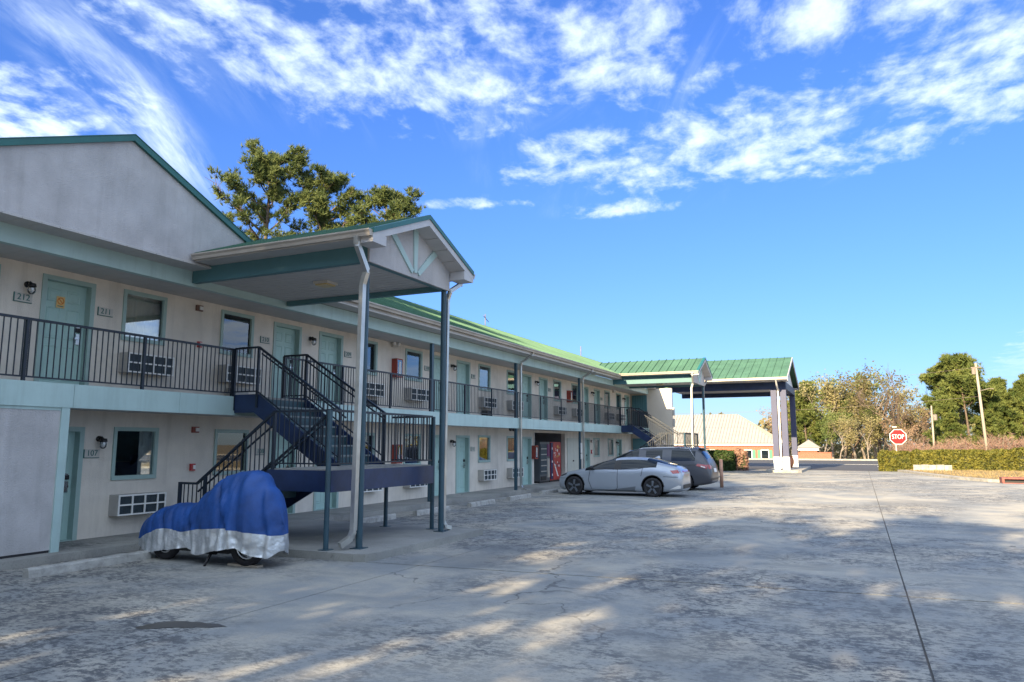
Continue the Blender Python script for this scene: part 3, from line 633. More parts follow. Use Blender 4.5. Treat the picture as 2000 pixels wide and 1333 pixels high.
stair('far navy steel switchback stairs behind the parked cars', 28.2, False)
ORD = ['first','second','third','fourth','fifth','sixth','seventh','eighth','ninth','tenth','eleventh','twelfth']
# ------------------------------------------------------------------ air conditioners under the windows
def ac_meshes():
    w, h, d = .535, .39, .24
    s = MB(); s.box(0, d, -w, w, 0, h); sl = s.mesh('sleeve', M['acsleeve'])
    b = MB(); b.box(d, d+.004, -w+.02, w-.02, .02, h-.02)
    for i in range(14): b.box(d+.004, d+.014, -w+.03, w-.03, .03+i*.0243, .038+i*.0243)
    dk = b.mesh('louvers', M['acdark'])
    g = MB(); x0, x1 = d+.012, d+.035
    for y in (-w, -w+.29, -w+.57, -w+.86, w-.028): g.box(x0, x1, y, y+.028, 0, h)
    for z in (0, h/2-.012, h-.03): g.box(x0+.002, x1-.003, -w+.02, w-.02, z, z+.028)
    return sl, dk, g.mesh('grille_frame', M['acwhite'])
ACM = ac_meshes()
def ac(y, z, label, grp):
    t = thing('air_conditioner', label, 'air conditioner', (WX, y, z), grp)
    for n, me in zip(('sleeve','louvers','grille_frame'), ACM): inst(n, me, (WX, y, z), t)
for i, y in enumerate(UPW): ac(y+.03, 3.24, 'white-grilled wall air conditioner, %s from the left on the upper floor' % ORD[i], 'air conditioners on the upper floor')
for i, y in enumerate(LOW[:6]): ac(y+.04, .50, 'white-grilled wall air conditioner, %s from the left on the ground floor' % ORD[i], 'air conditioners on the ground floor')
# condensers boxes standing on the balcony under some units
for i, y in enumerate((13.0, 18.1, 25.7)):
    m = MB(); m.box(WX+.05, WX+.30, y-.40, y+.02, 2.83, 3.12); t = m.build('floor_box', M['black'] if i else M['acsleeve'])
    tag(t, ['grey drip box on the balcony floor by the near stairs', 'dark box on the balcony floor just right of the near canopy post', 'dark box on the balcony floor under the fifth upper window'][i], 'box')
# ------------------------------------------------------------------ wall lamps
def lamp_meshes():
    a = MB(); a.lathe((0,0,0), [(0,0),(.055,0),(.055,.03),(0,.03)], 'x', 14); a.tube([(.02,0,0),(.09,0,.03),(.13,0,.0)], .022, 8); a.lathe((.14,0,-.05), [(.0,.06),(.06,.055),(.072,.0),(.06,-.01)], 'z', 14)
    b = MB(); b.lathe((.14,0,-.05), [(.058,-.01),(.066,-.05),(.06,-.10),(.03,-.135),(0,-.14)], 'z', 14)
    c = MB(); c.lathe((.14,0,-.05), [(0,-.01),(.025,-.02),(.035,-.06),(.02,-.09),(0,-.1)], 'z', 10)
    return a.mesh('lamp_arm', M['black'], True), b.mesh('lamp_glass', M['lampglass'], True), c.mesh('lamp_bulb', M['white'], True)
LAMP = lamp_meshes()
def lamp(y, z, label):
    t = thing('wall_lamp', label, 'lamp', (WX, y, z), 'wall lamps by the doors')
    for n, me in zip(('lamp_arm','lamp_glass','lamp_bulb'), LAMP): inst(n, me, (WX, y, z), t)
for y, l in ((7.98,'between the two leftmost upper doors'), (15.42,'between the pair of upper doors behind the near stairs'), (23.02,'behind the near canopy posts, upper floor'), (30.62,'just right of the second balcony column, upper floor'), (38.35,'just right of the third balcony column, upper floor'), (44.3,'farthest on the upper floor')): lamp(y, 4.62, 'black wall lamp with clear glass, '+l)
for y, l in ((9.56,'beside the leftmost ground floor door'), (15.42,'behind the near stairs, ground floor'), (23.02,'by the ground floor door right of the near canopy'), (42.75,'farthest on the ground floor')): lamp(y, 1.95, 'black wall lamp with clear glass, '+l)
# ------------------------------------------------------------------ room numbers
def plate(num, y, z):
    t = thing('room_number_sign', 'raised beige plate with room number '+'-'.join({'0':'zero','1':'one','2':'two','3':'three','5':'five','7':'seven','8':'eight','9':'nine'}[c] for c in str(num)), 'sign', (WX, y, z), 'room number plates')
    m = MB(); m.box(WX, WX+.018, y-.15, y+.15, z-.075, z+.075); m.build('plate', M['plate'], t)
    m = MB(); m.box(WX, WX+.021, y-.165, y-.151, z-.088, z+.075); m.box(WX, WX+.021, y-.15, y+.15, z-.088, z-.076); m.build('plate_shadow', M['digit'], t)  # dark strips at left and below paint the raised plate's shadow
    inst('digits', text_mesh(str(num), .15, M['digit'], FACE_X), (WX+.021, y, z), t)
for num, y in ((212, 7.93), (211, 9.50), (210, 13.78), (209, 17.06), (208, 21.35), (207, 24.68), (205, 32.32), (203, 40.1)): plate(num, y, 4.38)
for num, y in ((107, 9.44), (108, 13.78), (109, 17.06), (111, 24.68)): plate(num, y, 1.68)
# no-smoking notice on door 211
t = thing('door_notice', 'yellow no-smoking notice with orange ring on door 211', 'notice', (WX-.11, 8.68, 4.42))
m = MB(); m.box(WX-.117, WX-.112, 8.60, 8.76, 4.33, 4.54); m.build('sheet', mat('notice_yellow', (.75,.52,.22), .7), t)
om = mat('notice_orange', (.62,.20,.03), .7)
m = MB(); m.lathe((WX-.1115, 8.68, 4.455), [(.048,0),(.048,.003),(.066,.003),(.066,0)], 'x', 20); m.bar((WX-.110,8.645,4.49),(WX-.110,8.715,4.42),.004,.016,up=(0,1,1)); m.build('ring', om, t)
m = MB(); m.box(WX-.1118, WX-.110, 8.625, 8.735, 4.352, 4.368); m.build('print_line', M['digit'], t)
# alarm devices
def device(y, z, label, cat, mt, w=.09, h=.13):
    t = thing('alarm_device', label, cat, (WX, y, z)); m = MB(); m.box(WX, WX+.05, y-w/2, y+w/2, z-h/2, z+h/2); m.build('housing', mt, t)
    m = MB(); m.box(WX+.05, WX+.075, y-w*.1, y+w*.38, z-h*.28, z+h*.3); m.build('lens', M['white'], t)
device(11.72, 4.82, 'brown alarm strobe between the first two upper windows', 'alarm', mat('brown_plastic', (.16,.09,.07), .5), .17, .13)
device(11.78, 4.02, 'small red pull station behind the left balcony railing', 'alarm', M['red'], .10, .13)
device(11.80, 2.16, 'red and white alarm strobe high between the first two ground windows', 'alarm', mat('strobe_red', (.28,.07,.05), .5), .17, .13)
device(11.78, 1.36, 'red fire pull station between the first two ground windows', 'alarm', M['red'], .12, .15)
device(38.2, 1.45, 'dark red pull station right of the third balcony column', 'alarm', M['red'], .14, .2)
device(38.2, 2.0, 'small dark strobe above the far pull station', 'alarm', mat('strobe_dark', (.15,.08,.07), .5), .14, .12)
for y, l in ((19.32, 'twin-head emergency light above the red cabinet near the first column'), (42.3, 'twin-head emergency light near the far end of the balcony')):
    t = thing('emergency_light', l, 'light', (WX, y, 4.98)); m = MB(); m.box(WX, WX+.09, y-.12, y+.12, 4.86, 4.96); m.build('housing', M['plate'], t)
    for s in (-1, 1): m = MB(); m.lathe((WX+.10, y+s*.12, 4.96), [(0,-.02),(.05,-.02),(.065,.05),(0,.055)], 'x', 12); m.build('lamp_head', M['white'], t, True)
for y, z, l in ((19.42, 4.2, 'red fire extinguisher cabinet on the upper wall left of the first column'), (34.75, 4.2, 'red fire extinguisher cabinet on the upper wall left of the third column'), (19.5, 1.55, 'red fire extinguisher cabinet on the ground floor behind the stair landing'), (30.17, 1.5, 'brown-red fire extinguisher cabinet left of the vending machines')):
    if y > 30 and z < 2: y = 30.3
    t = thing('extinguisher_cabinet', l, 'cabinet', (WX, y, z), 'fire extinguisher cabinets'); m = MB()
    m.box(WX, WX+.02, y-.16, y+.16, z-.29, z+.29)
    for a in (-.16, .13): m.box(WX+.02, WX+.20, y+a, y+a+.03, z-.29, z+.29)
    for a in (-.29, .25): m.box(WX+.02, WX+.20, y-.13, y+.13, z+a, z+a+.04)
    m.build('case', M['redcab'], t); m = MB(); m.box(WX+.19, WX+.196, y-.13, y+.13, z-.25, z+.25); m.build('pane', M['glass'], t)
    m = MB(); m.lathe((WX+.10, y, z-.24), [(0,0),(.06,0),(.06,.3),(.025,.36),(.025,.42),(0,.42)], 'z', 12); m.build('extinguisher', M['red'], t, True)
    m = MB(); m.box(WX+.197, WX+.20, y-.03, y+.05, z-.2, z+.2); m.build('label_strip', M['white'], t)
# conduit up the wall by the vending alcove and the meter box on the third column
m = MB(); m.tube([(WX+.03, 30.40, 1.2), (WX+.03, 30.40, 2.46)], .018, 8); solo(m, 'conduit', M['white'], 'thin white conduit running up the wall left of the vending machines', 'pipe')
m = MB(); m.box(-11.935, -11.90, 33.36, 33.48, 1.45, 1.9); m.box(-11.935, -11.895, 33.35, 33.46, 1.15, 1.4); solo(m, 'paper_notice', M['white'], 'white notices fixed to the third balcony column at head height', 'notice')
m = MB(); m.lathe((BX-.12, 25.75, 2.40), [(0,.05),(.07,.05),(.07,0),(.05,-.05),(0,-.06)], 'z', 12); m.lathe((BX-.12, 26.0, 2.40), [(0,.05),(.06,.05),(.06,0),(.04,-.05),(0,-.06)], 'z', 12); solo(m, 'security_camera', M['black'], 'pair of small black dome cameras under the balcony by the second column', 'camera', smooth=True)
# ------------------------------------------------------------------ vending machines
def vend(name, label, y0, y1, body, front):
    t = thing(name, label, 'vending machine', (-13.4, (y0+y1)/2, .12)); m = MB(); m.box(-13.85, -13.02, y0, y1, .2, 1.95); m.build('cabinet', body, t)
    m = MB(); m.box(-13.8, -13.06, y0+.03, y1-.03, .12, .2); m.build('base', M['black'], t); front(t, y0, y1)
vm_dark = mat('machine_grey', (.09,.10,.11), .4); vm_red = mat('machine_red', (.42,.03,.03), .35, .2, 5); vm_navy = mat('machine_navy', (.02,.02,.09), .4); vm_purple = mat('machine_purple', (.13,.02,.10), .35)
def front_snack(t, y0, y1):
    for a, b, z0, z1, mt, n in ((y0+.05, y0+.75, .5, 1.85, M['acdark'], 'display'), (y1-.34, y1-.06, 1.3, 1.85, vm_purple, 'panel'), (y1-.34, y1-.05, .35, 1.2, M['spout'], 'coin_panel'), (y0+.08, y0+.7, .24, .42, M['black'], 'tray')):
        m = MB(); m.box(-13.02, -13.0, a, b, z0, z1); m.build(n, mt, t)
    for i in range(5): m = MB(); m.box(-13.0, -12.985, y0+.08, y0+.72, .62+i*.25, .66+i*.25); m.build('shelf', M['spout'], t)
def front_soda(t, y0, y1):
    m = MB(); m.box(-13.02, -12.985, y0+.28, y1-.02, .25, 1.92); f = m.build('front_panel', vm_red, t)
    m = MB(); m.box(-13.02, -12.99, y0+.01, y0+.27, .25, 1.92); m.build('button_panel', vm_navy, t)
    for i in range(3): m = MB(); m.box(-12.99, -12.975, y0+.12, y0+.2, .4+i*.6, .5+i*.6); m.build('button', M['white'], t)
    rnd = random.Random(4); ye = mat('print_yellow', (.65,.40,.10), .4)
    for i in range(26):     # bubbles and fruit print
        yy = y0+.36+rnd.random()*.72; z = .75+rnd.random()*1.1; r = .025+rnd.random()*.055
        m = MB(); m.lathe((-12.985, yy, z), [(0,.004),(r,.004),(r,0)], 'x', 9); m.build('print_spot', [M['white'], ye, vm_dark, M['white']][i%4], f)
    m = MB(); m._a([(-12.982,y0+.32,1.0),(-12.982,y0+.42,1.0),(-12.982,y0+.95,.36),(-12.982,y0+.80,.36)],[(0,1,2,3)]); m.build('print_ribbon', M['white'], f)
vend('snack_machine', 'grey snack vending machine in the alcove, left of the red one', 31.0, 32.18, vm_dark, front_snack)
vend('drink_machine', 'red drinks vending machine with bright printed front in the alcove', 32.24, 33.5, vm_red, front_soda)
# ------------------------------------------------------------------ wheel stops
for i, (y, L, x) in enumerate(((7.86, 2.0, -10.68), (15.2, 1.7, -10.72), (17.8, 1.75, -10.66), (20.7, 1.6, -10.64), (23.55, 1.75, -10.66), (26.7, 1.6, -10.85))):
    m = MB(); n = 12; vs = []; rnd = random.Random(i)
    prof = [(-.085,0),(-.075,.10),(-.05,.125),(.05,.125),(.075,.10),(.085,0)]
    for k in range(n+1):
        yy = y-L/2+L*k/n; e = .012
        for (a, z) in prof: vs.append((x+a*(1-.12*(k in (0,n)))+rnd.uniform(-e,e), yy, max(0,z+rnd.uniform(-e,e)*.6) if z else 0))
    P = len(prof); m._a(vs, [(k*P+j, k*P+j+1, (k+1)*P+j+1, (k+1)*P+j) for k in range(n) for j in range(P-1)]+[tuple(range(P)), tuple(n*P+j for j in range(P-1,-1,-1))])
    solo(m, 'wheel_stop', M['wheelstop'], ['long worn concrete wheel stop behind the covered motorcycle', 'pale concrete wheel stop seen under the stair landing', 'pale concrete wheel stop just right of the canopy post', 'pale concrete wheel stop midway between canopy and second column', 'pale concrete wheel stop in front of the second column', 'pale concrete wheel stop at the nose of the silver car'][i], 'wheel stop', 'concrete wheel stops')
# ------------------------------------------------------------------ covered motorcycle
def interp(tab, x):
    if x <= tab[0][0]: return tab[0][1]
    for (a, b), (c, d) in zip(tab, tab[1:]):
        if x <= c:
            f = (x-a)/(c-a); f = f*f*(3-2*f)*.5+f*.5; return b+(d-b)*f
    return tab[-1][1]
def motorcycle():
    yc = 9.06; t = thing('covered_motorcycle', 'motorcycle under a blue and silver cover parked before the near stairs', 'motorcycle', (-9.4, yc, 0))
    TOP = [(-10.98,.46),(-10.85,.63),(-10.47,.82),(-10.07,.90),(-9.65,.91),(-9.43,1.13),(-9.10,1.36),(-8.77,1.43),(-8.53,1.45),(-8.35,1.41),(-8.17,1.17),(-8.05,.95),(-7.96,.64)]
    HEM = [(-10.98,.33),(-10.9,.19),(-10.59,.10),(-10.05,.18),(-9.65,.23),(-9.37,.14),(-8.89,.24),(-8.51,.30),(-8.25,.19),(-8.05,.15),(-7.96,.24)]
    SPL = [(-10.98,.31),(-10.89,.30),(-10.6,.42),(-10.33,.51),(-10.08,.53),(-9.79,.48),(-9.34,.56),(-8.82,.59),(-8.31,.55),(-7.96,.49)]
    WID = [(-10.98,.05),(-10.9,.14),(-10.6,.24),(-10.1,.30),(-9.6,.30),(-9.2,.36),(-8.8,.42),(-8.5,.42),(-8.25,.33),(-8.08,.22),(-7.96,.06)]
    NX, NS = 110, 34; V = []; rnd = random.Random(2)
    cols = []
    for i in range(NX+1):
        x = -10.98+3.02*i/NX; T, H, S, W = (interp(q, x) for q in (TOP, HEM, SPL, WID)); S = min(S, T-.03); H = min(H, S-.02); ring = []
        for k in range(NS+1):
            f = abs(2*k/NS-1); side = -1 if k < NS/2 else 1      # f:1 hem .. 0 top
            if f > .5: z = S+(H-S)*(f-.5)/.5
            else: z = S+(T-S)*(1-(f/.5)**1.9)
            wz = W*min(1, math.sqrt(max(0,1-((z-S)/(T-S))**2.4)))*1.0 if z > S else W*(1+.10*(S-z))
            p = Vector((x-.10, yc+side*wz, z))
            amp = .022 if z > S else .034
            d = mnoise.noise(Vector((x*4.5+z*2.2, side*3.0, z*1.3)))*amp*1.3 + amp*.7*mnoise.noise(Vector((x*15, side*7., z*3.+x*5)))
            d -= (.05 if z > S else .03)*max(0, .16-abs(mnoise.noise(Vector((x*3.1+z*1.4, side*5.+2, z*.9-x*1.3)))))/.16*(.4+.6*f)
            if z <= S: d += .016*mnoise.noise(Vector((x*26, 3.*side, z*8)))
            # long folds falling from the handlebars
            for (xa, za, xb, zb, wd, am) in ((-9.12,1.34,-8.72,.50,.055,.085), (-8.28,1.3,-8.12,.50,.045,.055), (-8.62,1.35,-8.5,.6,.07,.035), (-9.75,.90,-9.55,.3,.06,.04), (-8.9,1.2,-8.95,.2,.05,.03), (-10.3,.8,-10.15,.15,.06,.035)):
                tt = min(1, max(0, (za-z)/(za-zb))); xx = xa+(xb-xa)*tt; q = (x-xx)/wd; d += -am*math.exp(-q*q)*(1 if za > z > zb-.3 else .2)+am*.7*math.exp(-(q-1.6)**2)*(1 if za > z else .2)
            ny = side if f > .12 else side*f/.12
            p.y += ny*d; p.x += d*.25; p.z += (1-abs(ny))*d*.5
            ring.append(p)
        cols.append(ring)
    def part(name, mt, rng):
        m = MB(); m.v = [tuple(p) for r in cols for p in r]; n = NS+1
        for i in range(NX):
            for k in rng: m.f.append((i*n+k, (i+1)*n+k, (i+1)*n+k+1, i*n+k+1)); m.m.append(0)
        for i in (0, NX):
            for k in rng:
                if k < NS//2: m.f.append((i*n+k, i*n+k+1, i*n+NS-k-1, i*n+NS-k)); m.m.append(0)
        o = m.build(name, mt, t, True, True); bm = bmesh.new(); bm.from_mesh(o.data); bmesh.ops.delete(bm, geom=[v for v in bm.verts if not v.link_faces], context='VERTS'); bm.to_mesh(o.data); bm.free(); return o
    q = NS//4
    blue = mat('cover_blue', (.008,.062,.26), .58, .22, 2.5, bump=.3, bscale=14); silver = mat('cover_silver', (.60,.62,.64), .36, .12, 5, metal=.65, bump=.8, bscale=13)
    part('cover_top', blue, range(q, NS-q)); part('cover_skirt', silver, list(range(0, q))+list(range(NS-q, NS)))
    tyre = mat('moto_tyre', (.014,.014,.018), .7, .2, 20)
    yc0 = yc
    for x, r, n in ((-8.60, .33, 'front_wheel'), (-10.34, .30, 'rear_wheel')):
        yc = yc0-.15
        m = MB(); m.lathe((x, yc, r), [(r-.10,-.05),(r-.02,-.065),(r,-.03),(r,.03),(r-.02,.065),(r-.10,.05),(r-.10,-.05)], 'y', 36); wh = m.build(n, tyre, t, True)
        m = MB(); m.lathe((x, yc, r), [(r-.13,-.03),(r-.09,-.045),(r-.09,.045),(r-.13,.03),(r-.13,-.03)], 'y', 30); m.build('rim', M['chrome'], wh, True)
        m = MB(); m.lathe((x, yc, r), [(0,-.07),(.05,-.07),(.05,.07),(0,.07)], 'y', 14)
        for k in range(12):
            a = k*math.pi/6; m.cyl((x+.05*math.cos(a), yc, r+.05*math.sin(a)), (x+(r-.11)*math.cos(a), yc, r+(r-.11)*math.sin(a)), .006, n=5)
        m.lathe((x, yc-.06, r), [(.05,0),(.12,0),(.12,.008),(.05,.008)], 'y', 20); m.build('spokes', M['chrome'], wh)
    yc = yc0; m = MB()
    for s in (-.1, .1): m.cyl((-8.60, yc+s, .31), (-8.95, yc+s, 1.15), .028, n=8)
    m.build('fork', M['chrome'], t); m = MB(); m.box(-9.75, -9.0, yc-.16, yc+.16, .16, .5); m.tube([(-9.2,yc-.2,.18),(-10.5,yc-.22,.24)], .04, 8); m.bar((-9.3,yc-.1,.3),(-9.2,yc-.42,.01),.03); m.build('engine_block', M['black'], t)
motorcycle()
m = MB(); m.box(-8.95, -8.35, 8.86, 8.98, .001, .03); solo(m, 'wooden_board', mat('board_wood', (.35,.30,.24), .8, .2, 8), 'thin wooden board on the ground under the motorcycle front wheel', 'board')
# wet stain on the concrete
m = MB(); rnd = random.Random(8); pts = []
for k in range(26):
    a = 2*math.pi*k/26; r = 1+.18*math.sin(a*3+1)+rnd.uniform(-.08,.08); pts.append((-6.52+.42*r*math.cos(a)*(.75 if math.cos(a)<0 else 1.0)+.10*math.sin(a), 5.78+.20*r*math.sin(a)+.12*math.cos(a)))
m._a([(x,y,.004) for x,y in pts], [tuple(range(26))]); o = m.build('wet_stain', mat('wet_concrete', (.085,.078,.068), .35, .15, 4), lot)
# ------------------------------------------------------------------ cars
def subsurf(me, lv=2):
    o = bpy.data.objects.new('tmp', me); COL.objects.link(o); md = o.modifiers.new('s', 'SUBSURF'); md.levels = md.render_levels = lv
    r = bpy.data.meshes.new_from_object(o.evaluated_get(bpy.context.evaluated_depsgraph_get())); bpy.data.objects.remove(o); return r
def carve(me, cutters):
    o = bpy.data.objects.new('tmp', me); COL.objects.link(o); cs = []
    for c in cutters:
        co = bpy.data.objects.new('cut', c); COL.objects.link(co); md = o.modifiers.new('b', 'BOOLEAN'); md.object = co; md.operation = 'DIFFERENCE'; md.solver = 'EXACT'; cs.append(co)
    bpy.context.view_layer.update()
    r = bpy.data.meshes.new_from_object(o.evaluated_get(bpy.context.evaluated_depsgraph_get()))
    for q in cs+[o]: bpy.data.objects.remove(q)
    return r
def car(name, label, cat, yn, width, ST, glassdef, wheels, paint, wr, tint, details):
    """ST: stations (x, [(halfwidth share, z)...9 points from belly centre to roof centre]); yn: near side plane"""
    yc = yn+width/2; t = thing(name, label, cat, (sum(w_[0] for w_ in wheels)/2, yc, 0), 'cars parked by the motel'); hw = width/2
    K = len(ST[0][1]); m = MB()
    for s in (-1, 1):
        base = len(m.v)
        for x, sec in ST: m.v += [(x, yc+s*hw*a, z) for a, z in sec]
        for i in range(len(ST)-1):
            for k in range(K-1): m.f.append((base+i*K+k, base+(i+1)*K+k, base+(i+1)*K+k+1, base+i*K+k+1)); m.m.append(glassdef(i, k))
        for i, fl in ((0, 1), (len(ST)-1, -1)):
            for k in range(K-1):
                if k == 0: m.f.append((base+i*K, base+i*K+1, base+i*K+K-2, base+i*K+K-1)) if False else None
    me = bpy.data.meshes.new(name); me.from_pydata(m.v, [], m.f); me.polygons.foreach_set('material_index', m.m)
    bm = bmesh.new(); bm.from_mesh(me); bmesh.ops.remove_doubles(bm, verts=bm.verts, dist=1e-4)
    bmesh.ops.holes_fill(bm, edges=[e for e in bm.edges if len(e.link_faces) == 1], sides=0); bmesh.ops.recalc_face_normals(bm, faces=bm.faces); bm.to_mesh(me); bm.free()
    me.materials.append(paint); me.materials.append(tint); me.materials.append(M['black'])
    me = subsurf(me, 2)
    cuts = []
    for (wx, r) in wheels:
        for s in (-1, 1):
            c = MB(); y0 = yc+s*(hw+.15); y1 = yc+s*(hw-.30); c.cyl((wx, y0, r+.02), (wx, y1, r+.02), r+.055, n=32); c.mi = 2; c.m = [2]*len(c.m); cm = c.mesh('cut', [paint, tint, M['black']]); cuts.append(cm)
    me = carve(me, cuts); bvh = BVHTree.FromPolygons([v.co[:] for v in me.vertices], [p.vertices[:] for p in me.polygons])
    bm = bmesh.new(); bm.from_mesh(me)
    bm.faces.ensure_lookup_table(); seen = set(); groups = [('body', {f.index for f in bm.faces if f.material_index == 0}, paint)]
    for f0 in bm.faces:
        if f0.material_index == 0 or f0.index in seen: continue
        isl_ = {f0.index}; stack = [f0]; seen.add(f0.index)
        while stack:
            f = stack.pop()
            for e in f.edges:
                for f2 in e.link_faces:
                    if f2.index not in seen and f2.material_index == f0.material_index: seen.add(f2.index); isl_.add(f2.index); stack.append(f2)
        zlo = min(v.co.z for i in isl_ for v in bm.faces[i].verts)
        groups.append((('window', isl_, tint) if f0.material_index == 1 else (('wheel_arch' if zlo < .6 else 'pillar'), isl_, M['black'])))
    for nm, keep, mt in groups:
        b2 = bm.copy(); b2.faces.ensure_lookup_table(); bmesh.ops.delete(b2, geom=[f for f in b2.faces if f.index not in keep], context='FACES'); m2 = bpy.data.meshes.new(nm); b2.to_mesh(m2); b2.free()
        m2.materials.clear(); m2.materials.append(mt); m2.polygons.foreach_set('material_index', [0]*len(m2.polygons)); m2.polygons.foreach_set('use_smooth', [True]*len(m2.polygons))
        m2.transform(Matrix.Translation(-ORG[t])); reg(bpy.data.objects.new(nm, m2), nm, t)
    bm.free()
    tyre = mat('tyre', (.018,.018,.022), .75, .2, 20); hubm = mat('wheel_cover', (.11,.125,.15), .35, .1, 8)
    for (wx, r) in wheels:
        for s in (-1, 1):
            y = yc+s*(hw-.10); m = MB(); m.lathe((wx, y, r), [(r-.09,-.09),(r-.02,-.10),(r,-.07),(r,.07),(r-.02,.10),(r-.09,.09)], 'y', 32); wh = m.build('wheel', tyre, t, True)
            m = MB(); yo = y+s*.085; m.lathe((wx, yo, r), [(0,.0),(r-.10,.0),(r-.085,s*.012)], 'y', 28)
            m.build('hub_cap', M['black'], wh); m = MB()
            for k in range(5):
                a = 2*math.pi*k/5+.3; d = Vector((math.cos(a),0,math.sin(a))); n_ = Vector((-d.z,0,d.x)); c = Vector((wx,yo+s*.006,r))
                P = [c+d*.05-n_*.03, c+d*(r-.1)-n_*.055, c+d*(r-.1)+n_*.02, c+d*.05+n_*.03]
                m._a(P+[p+Vector((0,s*.014,0)) for p in P], [(0,1,2,3),(4,5,6,7),(0,1,5,4),(1,2,6,5),(2,3,7,6),(3,0,4,7)])
            m.build('rim', hubm, wh)
    def surf(x, z, s=-1):
        h = bvh.ray_cast(Vector((x, yc+s*3, z)), Vector((0,-s,0))); return h[0].y if h[0] else yc+s*hw
    def rear(y, z):
        h = bvh.ray_cast(Vector((0, y, z)), Vector((-1,0,0))); return h[0].x if h[0] else -5.6
    details(t, surf, rear, yc, hw); return t
def seam(t, surf, pts, r=.009, mt=None, name='seam', n=14):
    for s in (-1, 1):
        P = []
        for (a, b), (c, d) in zip(pts, pts[1:]):
            for i in range(n): P.append((a+(c-a)*i/n, b+(d-b)*i/n))
        P.append(pts[-1]); m = MB(); m.tube([(x, surf(x,z,s), z) for x, z in P], r, 5); m.build(name, mt or M['black'], t)
def patch(t, surf, poly, mt, name, off=.01, n=8, sides=(-1,1)):
    """poly: 4 corner (x,z) points laid on the side"""
    out = []
    for s in sides:
        m = MB(); vs = []
        for i in range(n+1):
            for j in range(n+1):
                u_, v_ = i/n, j/n; a = [poly[0][k]*(1-u_)+poly[1][k]*u_ for k in (0,1)]; b = [poly[3][k]*(1-u_)+poly[2][k]*u_ for k in (0,1)]
                x, z = a[0]*(1-v_)+b[0]*v_, a[1]*(1-v_)+b[1]*v_; vs.append((x, surf(x,z,s)+s*off, z))
        m._a(vs, [(i*(n+1)+j, (i+1)*(n+1)+j, (i+1)*(n+1)+j+1, i*(n+1)+j+1) for i in range(n) for j in range(n)]); out.append(m.build(name, mt, t, True))
    return out
carglass = mat('car_glass', (.008,.014,.02), .03, spec=.38)
def rear_patch(t, rear, poly, mt, name, off=.012, n=6):
    m = MB(); vs = []
    for i in range(n+1):
        for j in range(n+1):
            u_, v_ = i/n, j/n; a = [poly[0][k]*(1-u_)+poly[1][k]*u_ for k in (0,1)]; b = [poly[3][k]*(1-u_)+poly[2][k]*u_ for k in (0,1)]
            y, z = a[0]*(1-v_)+b[0]*v_, a[1]*(1-v_)+b[1]*v_; vs.append((rear(y,z)+off, y, z))
    m._a(vs, [(i*(n+1)+j, (i+1)*(n+1)+j, (i+1)*(n+1)+j+1, i*(n+1)+j+1) for i in range(n) for j in range(n)]); return m.build(name, mt, t, True)
silver = mat('silver_paint', (.36,.40,.46), .28, .03, 2, metal=.35, coat=.7)
grey = mat('dark_grey_paint', (.07,.075,.09), .34, .04, 2, metal=.15, coat=.25)
lampred = mat('tail_lamp', (.30,.012,.015), .18, spec=.8, coat=.5)
# section points: belly centre, belly edge, sill, lower side, widest, belt, roof rail, roof shoulder, roof centre
def S(x, zb, zs, zw, zbelt, zr, zc, wb=.97, wr=.68, w=1.0): return (x, [(0,zb),(.78*w,zb),(.93*w,zs),(.985*w,(zs+zw)/2),(1.0*w,zw),(wb*w,zbelt),(wr*w,zr),(wr*.62*w,zc-.012),(0,zc)])
hatch = [S(-10.42,.24,.30,.42,.56,.62,.66,.93,.70,.60), S(-10.34,.17,.26,.46,.66,.71,.735,.93,.72,.78), S(-10.10,.14,.22,.52,.76,.805,.83,.95,.74,.93), S(-9.70,.14,.20,.58,.86,.895,.915,.96,.78,.985), S(-9.28,.14,.18,.60,.935,.965,.985,.965,.80),
   S(-8.70,.14,.17,.60,.945,1.20,1.235,.965,.74), S(-8.06,.14,.17,.60,.945,1.335,1.375,.965,.66), S(-7.98,.14,.17,.60,.95,1.345,1.385,.965,.655), S(-7.45,.14,.17,.62,.975,1.36,1.40,.965,.64), S(-6.95,.14,.18,.65,1.03,1.32,1.375,.955,.63), S(-6.62,.15,.19,.68,1.07,1.24,1.315,.94,.64),
   S(-6.20,.16,.21,.70,1.06,1.125,1.185,.92,.66,.985), S(-5.93,.17,.24,.72,1.02,1.055,1.085,.90,.68,.95), S(-5.76,.20,.28,.68,.88,.94,.97,.92,.72,.88), S(-5.68,.24,.34,.56,.72,.78,.80,.93,.72,.80)]
def hatch_glass(i, k):
    if k == 5 and 4 <= i <= 9: return 2 if i == 6 else 1
    if k in (6,7) and 4 <= i <= 5: return 1
    if k in (6,7) and 9 <= i <= 11: return 1
    return 0
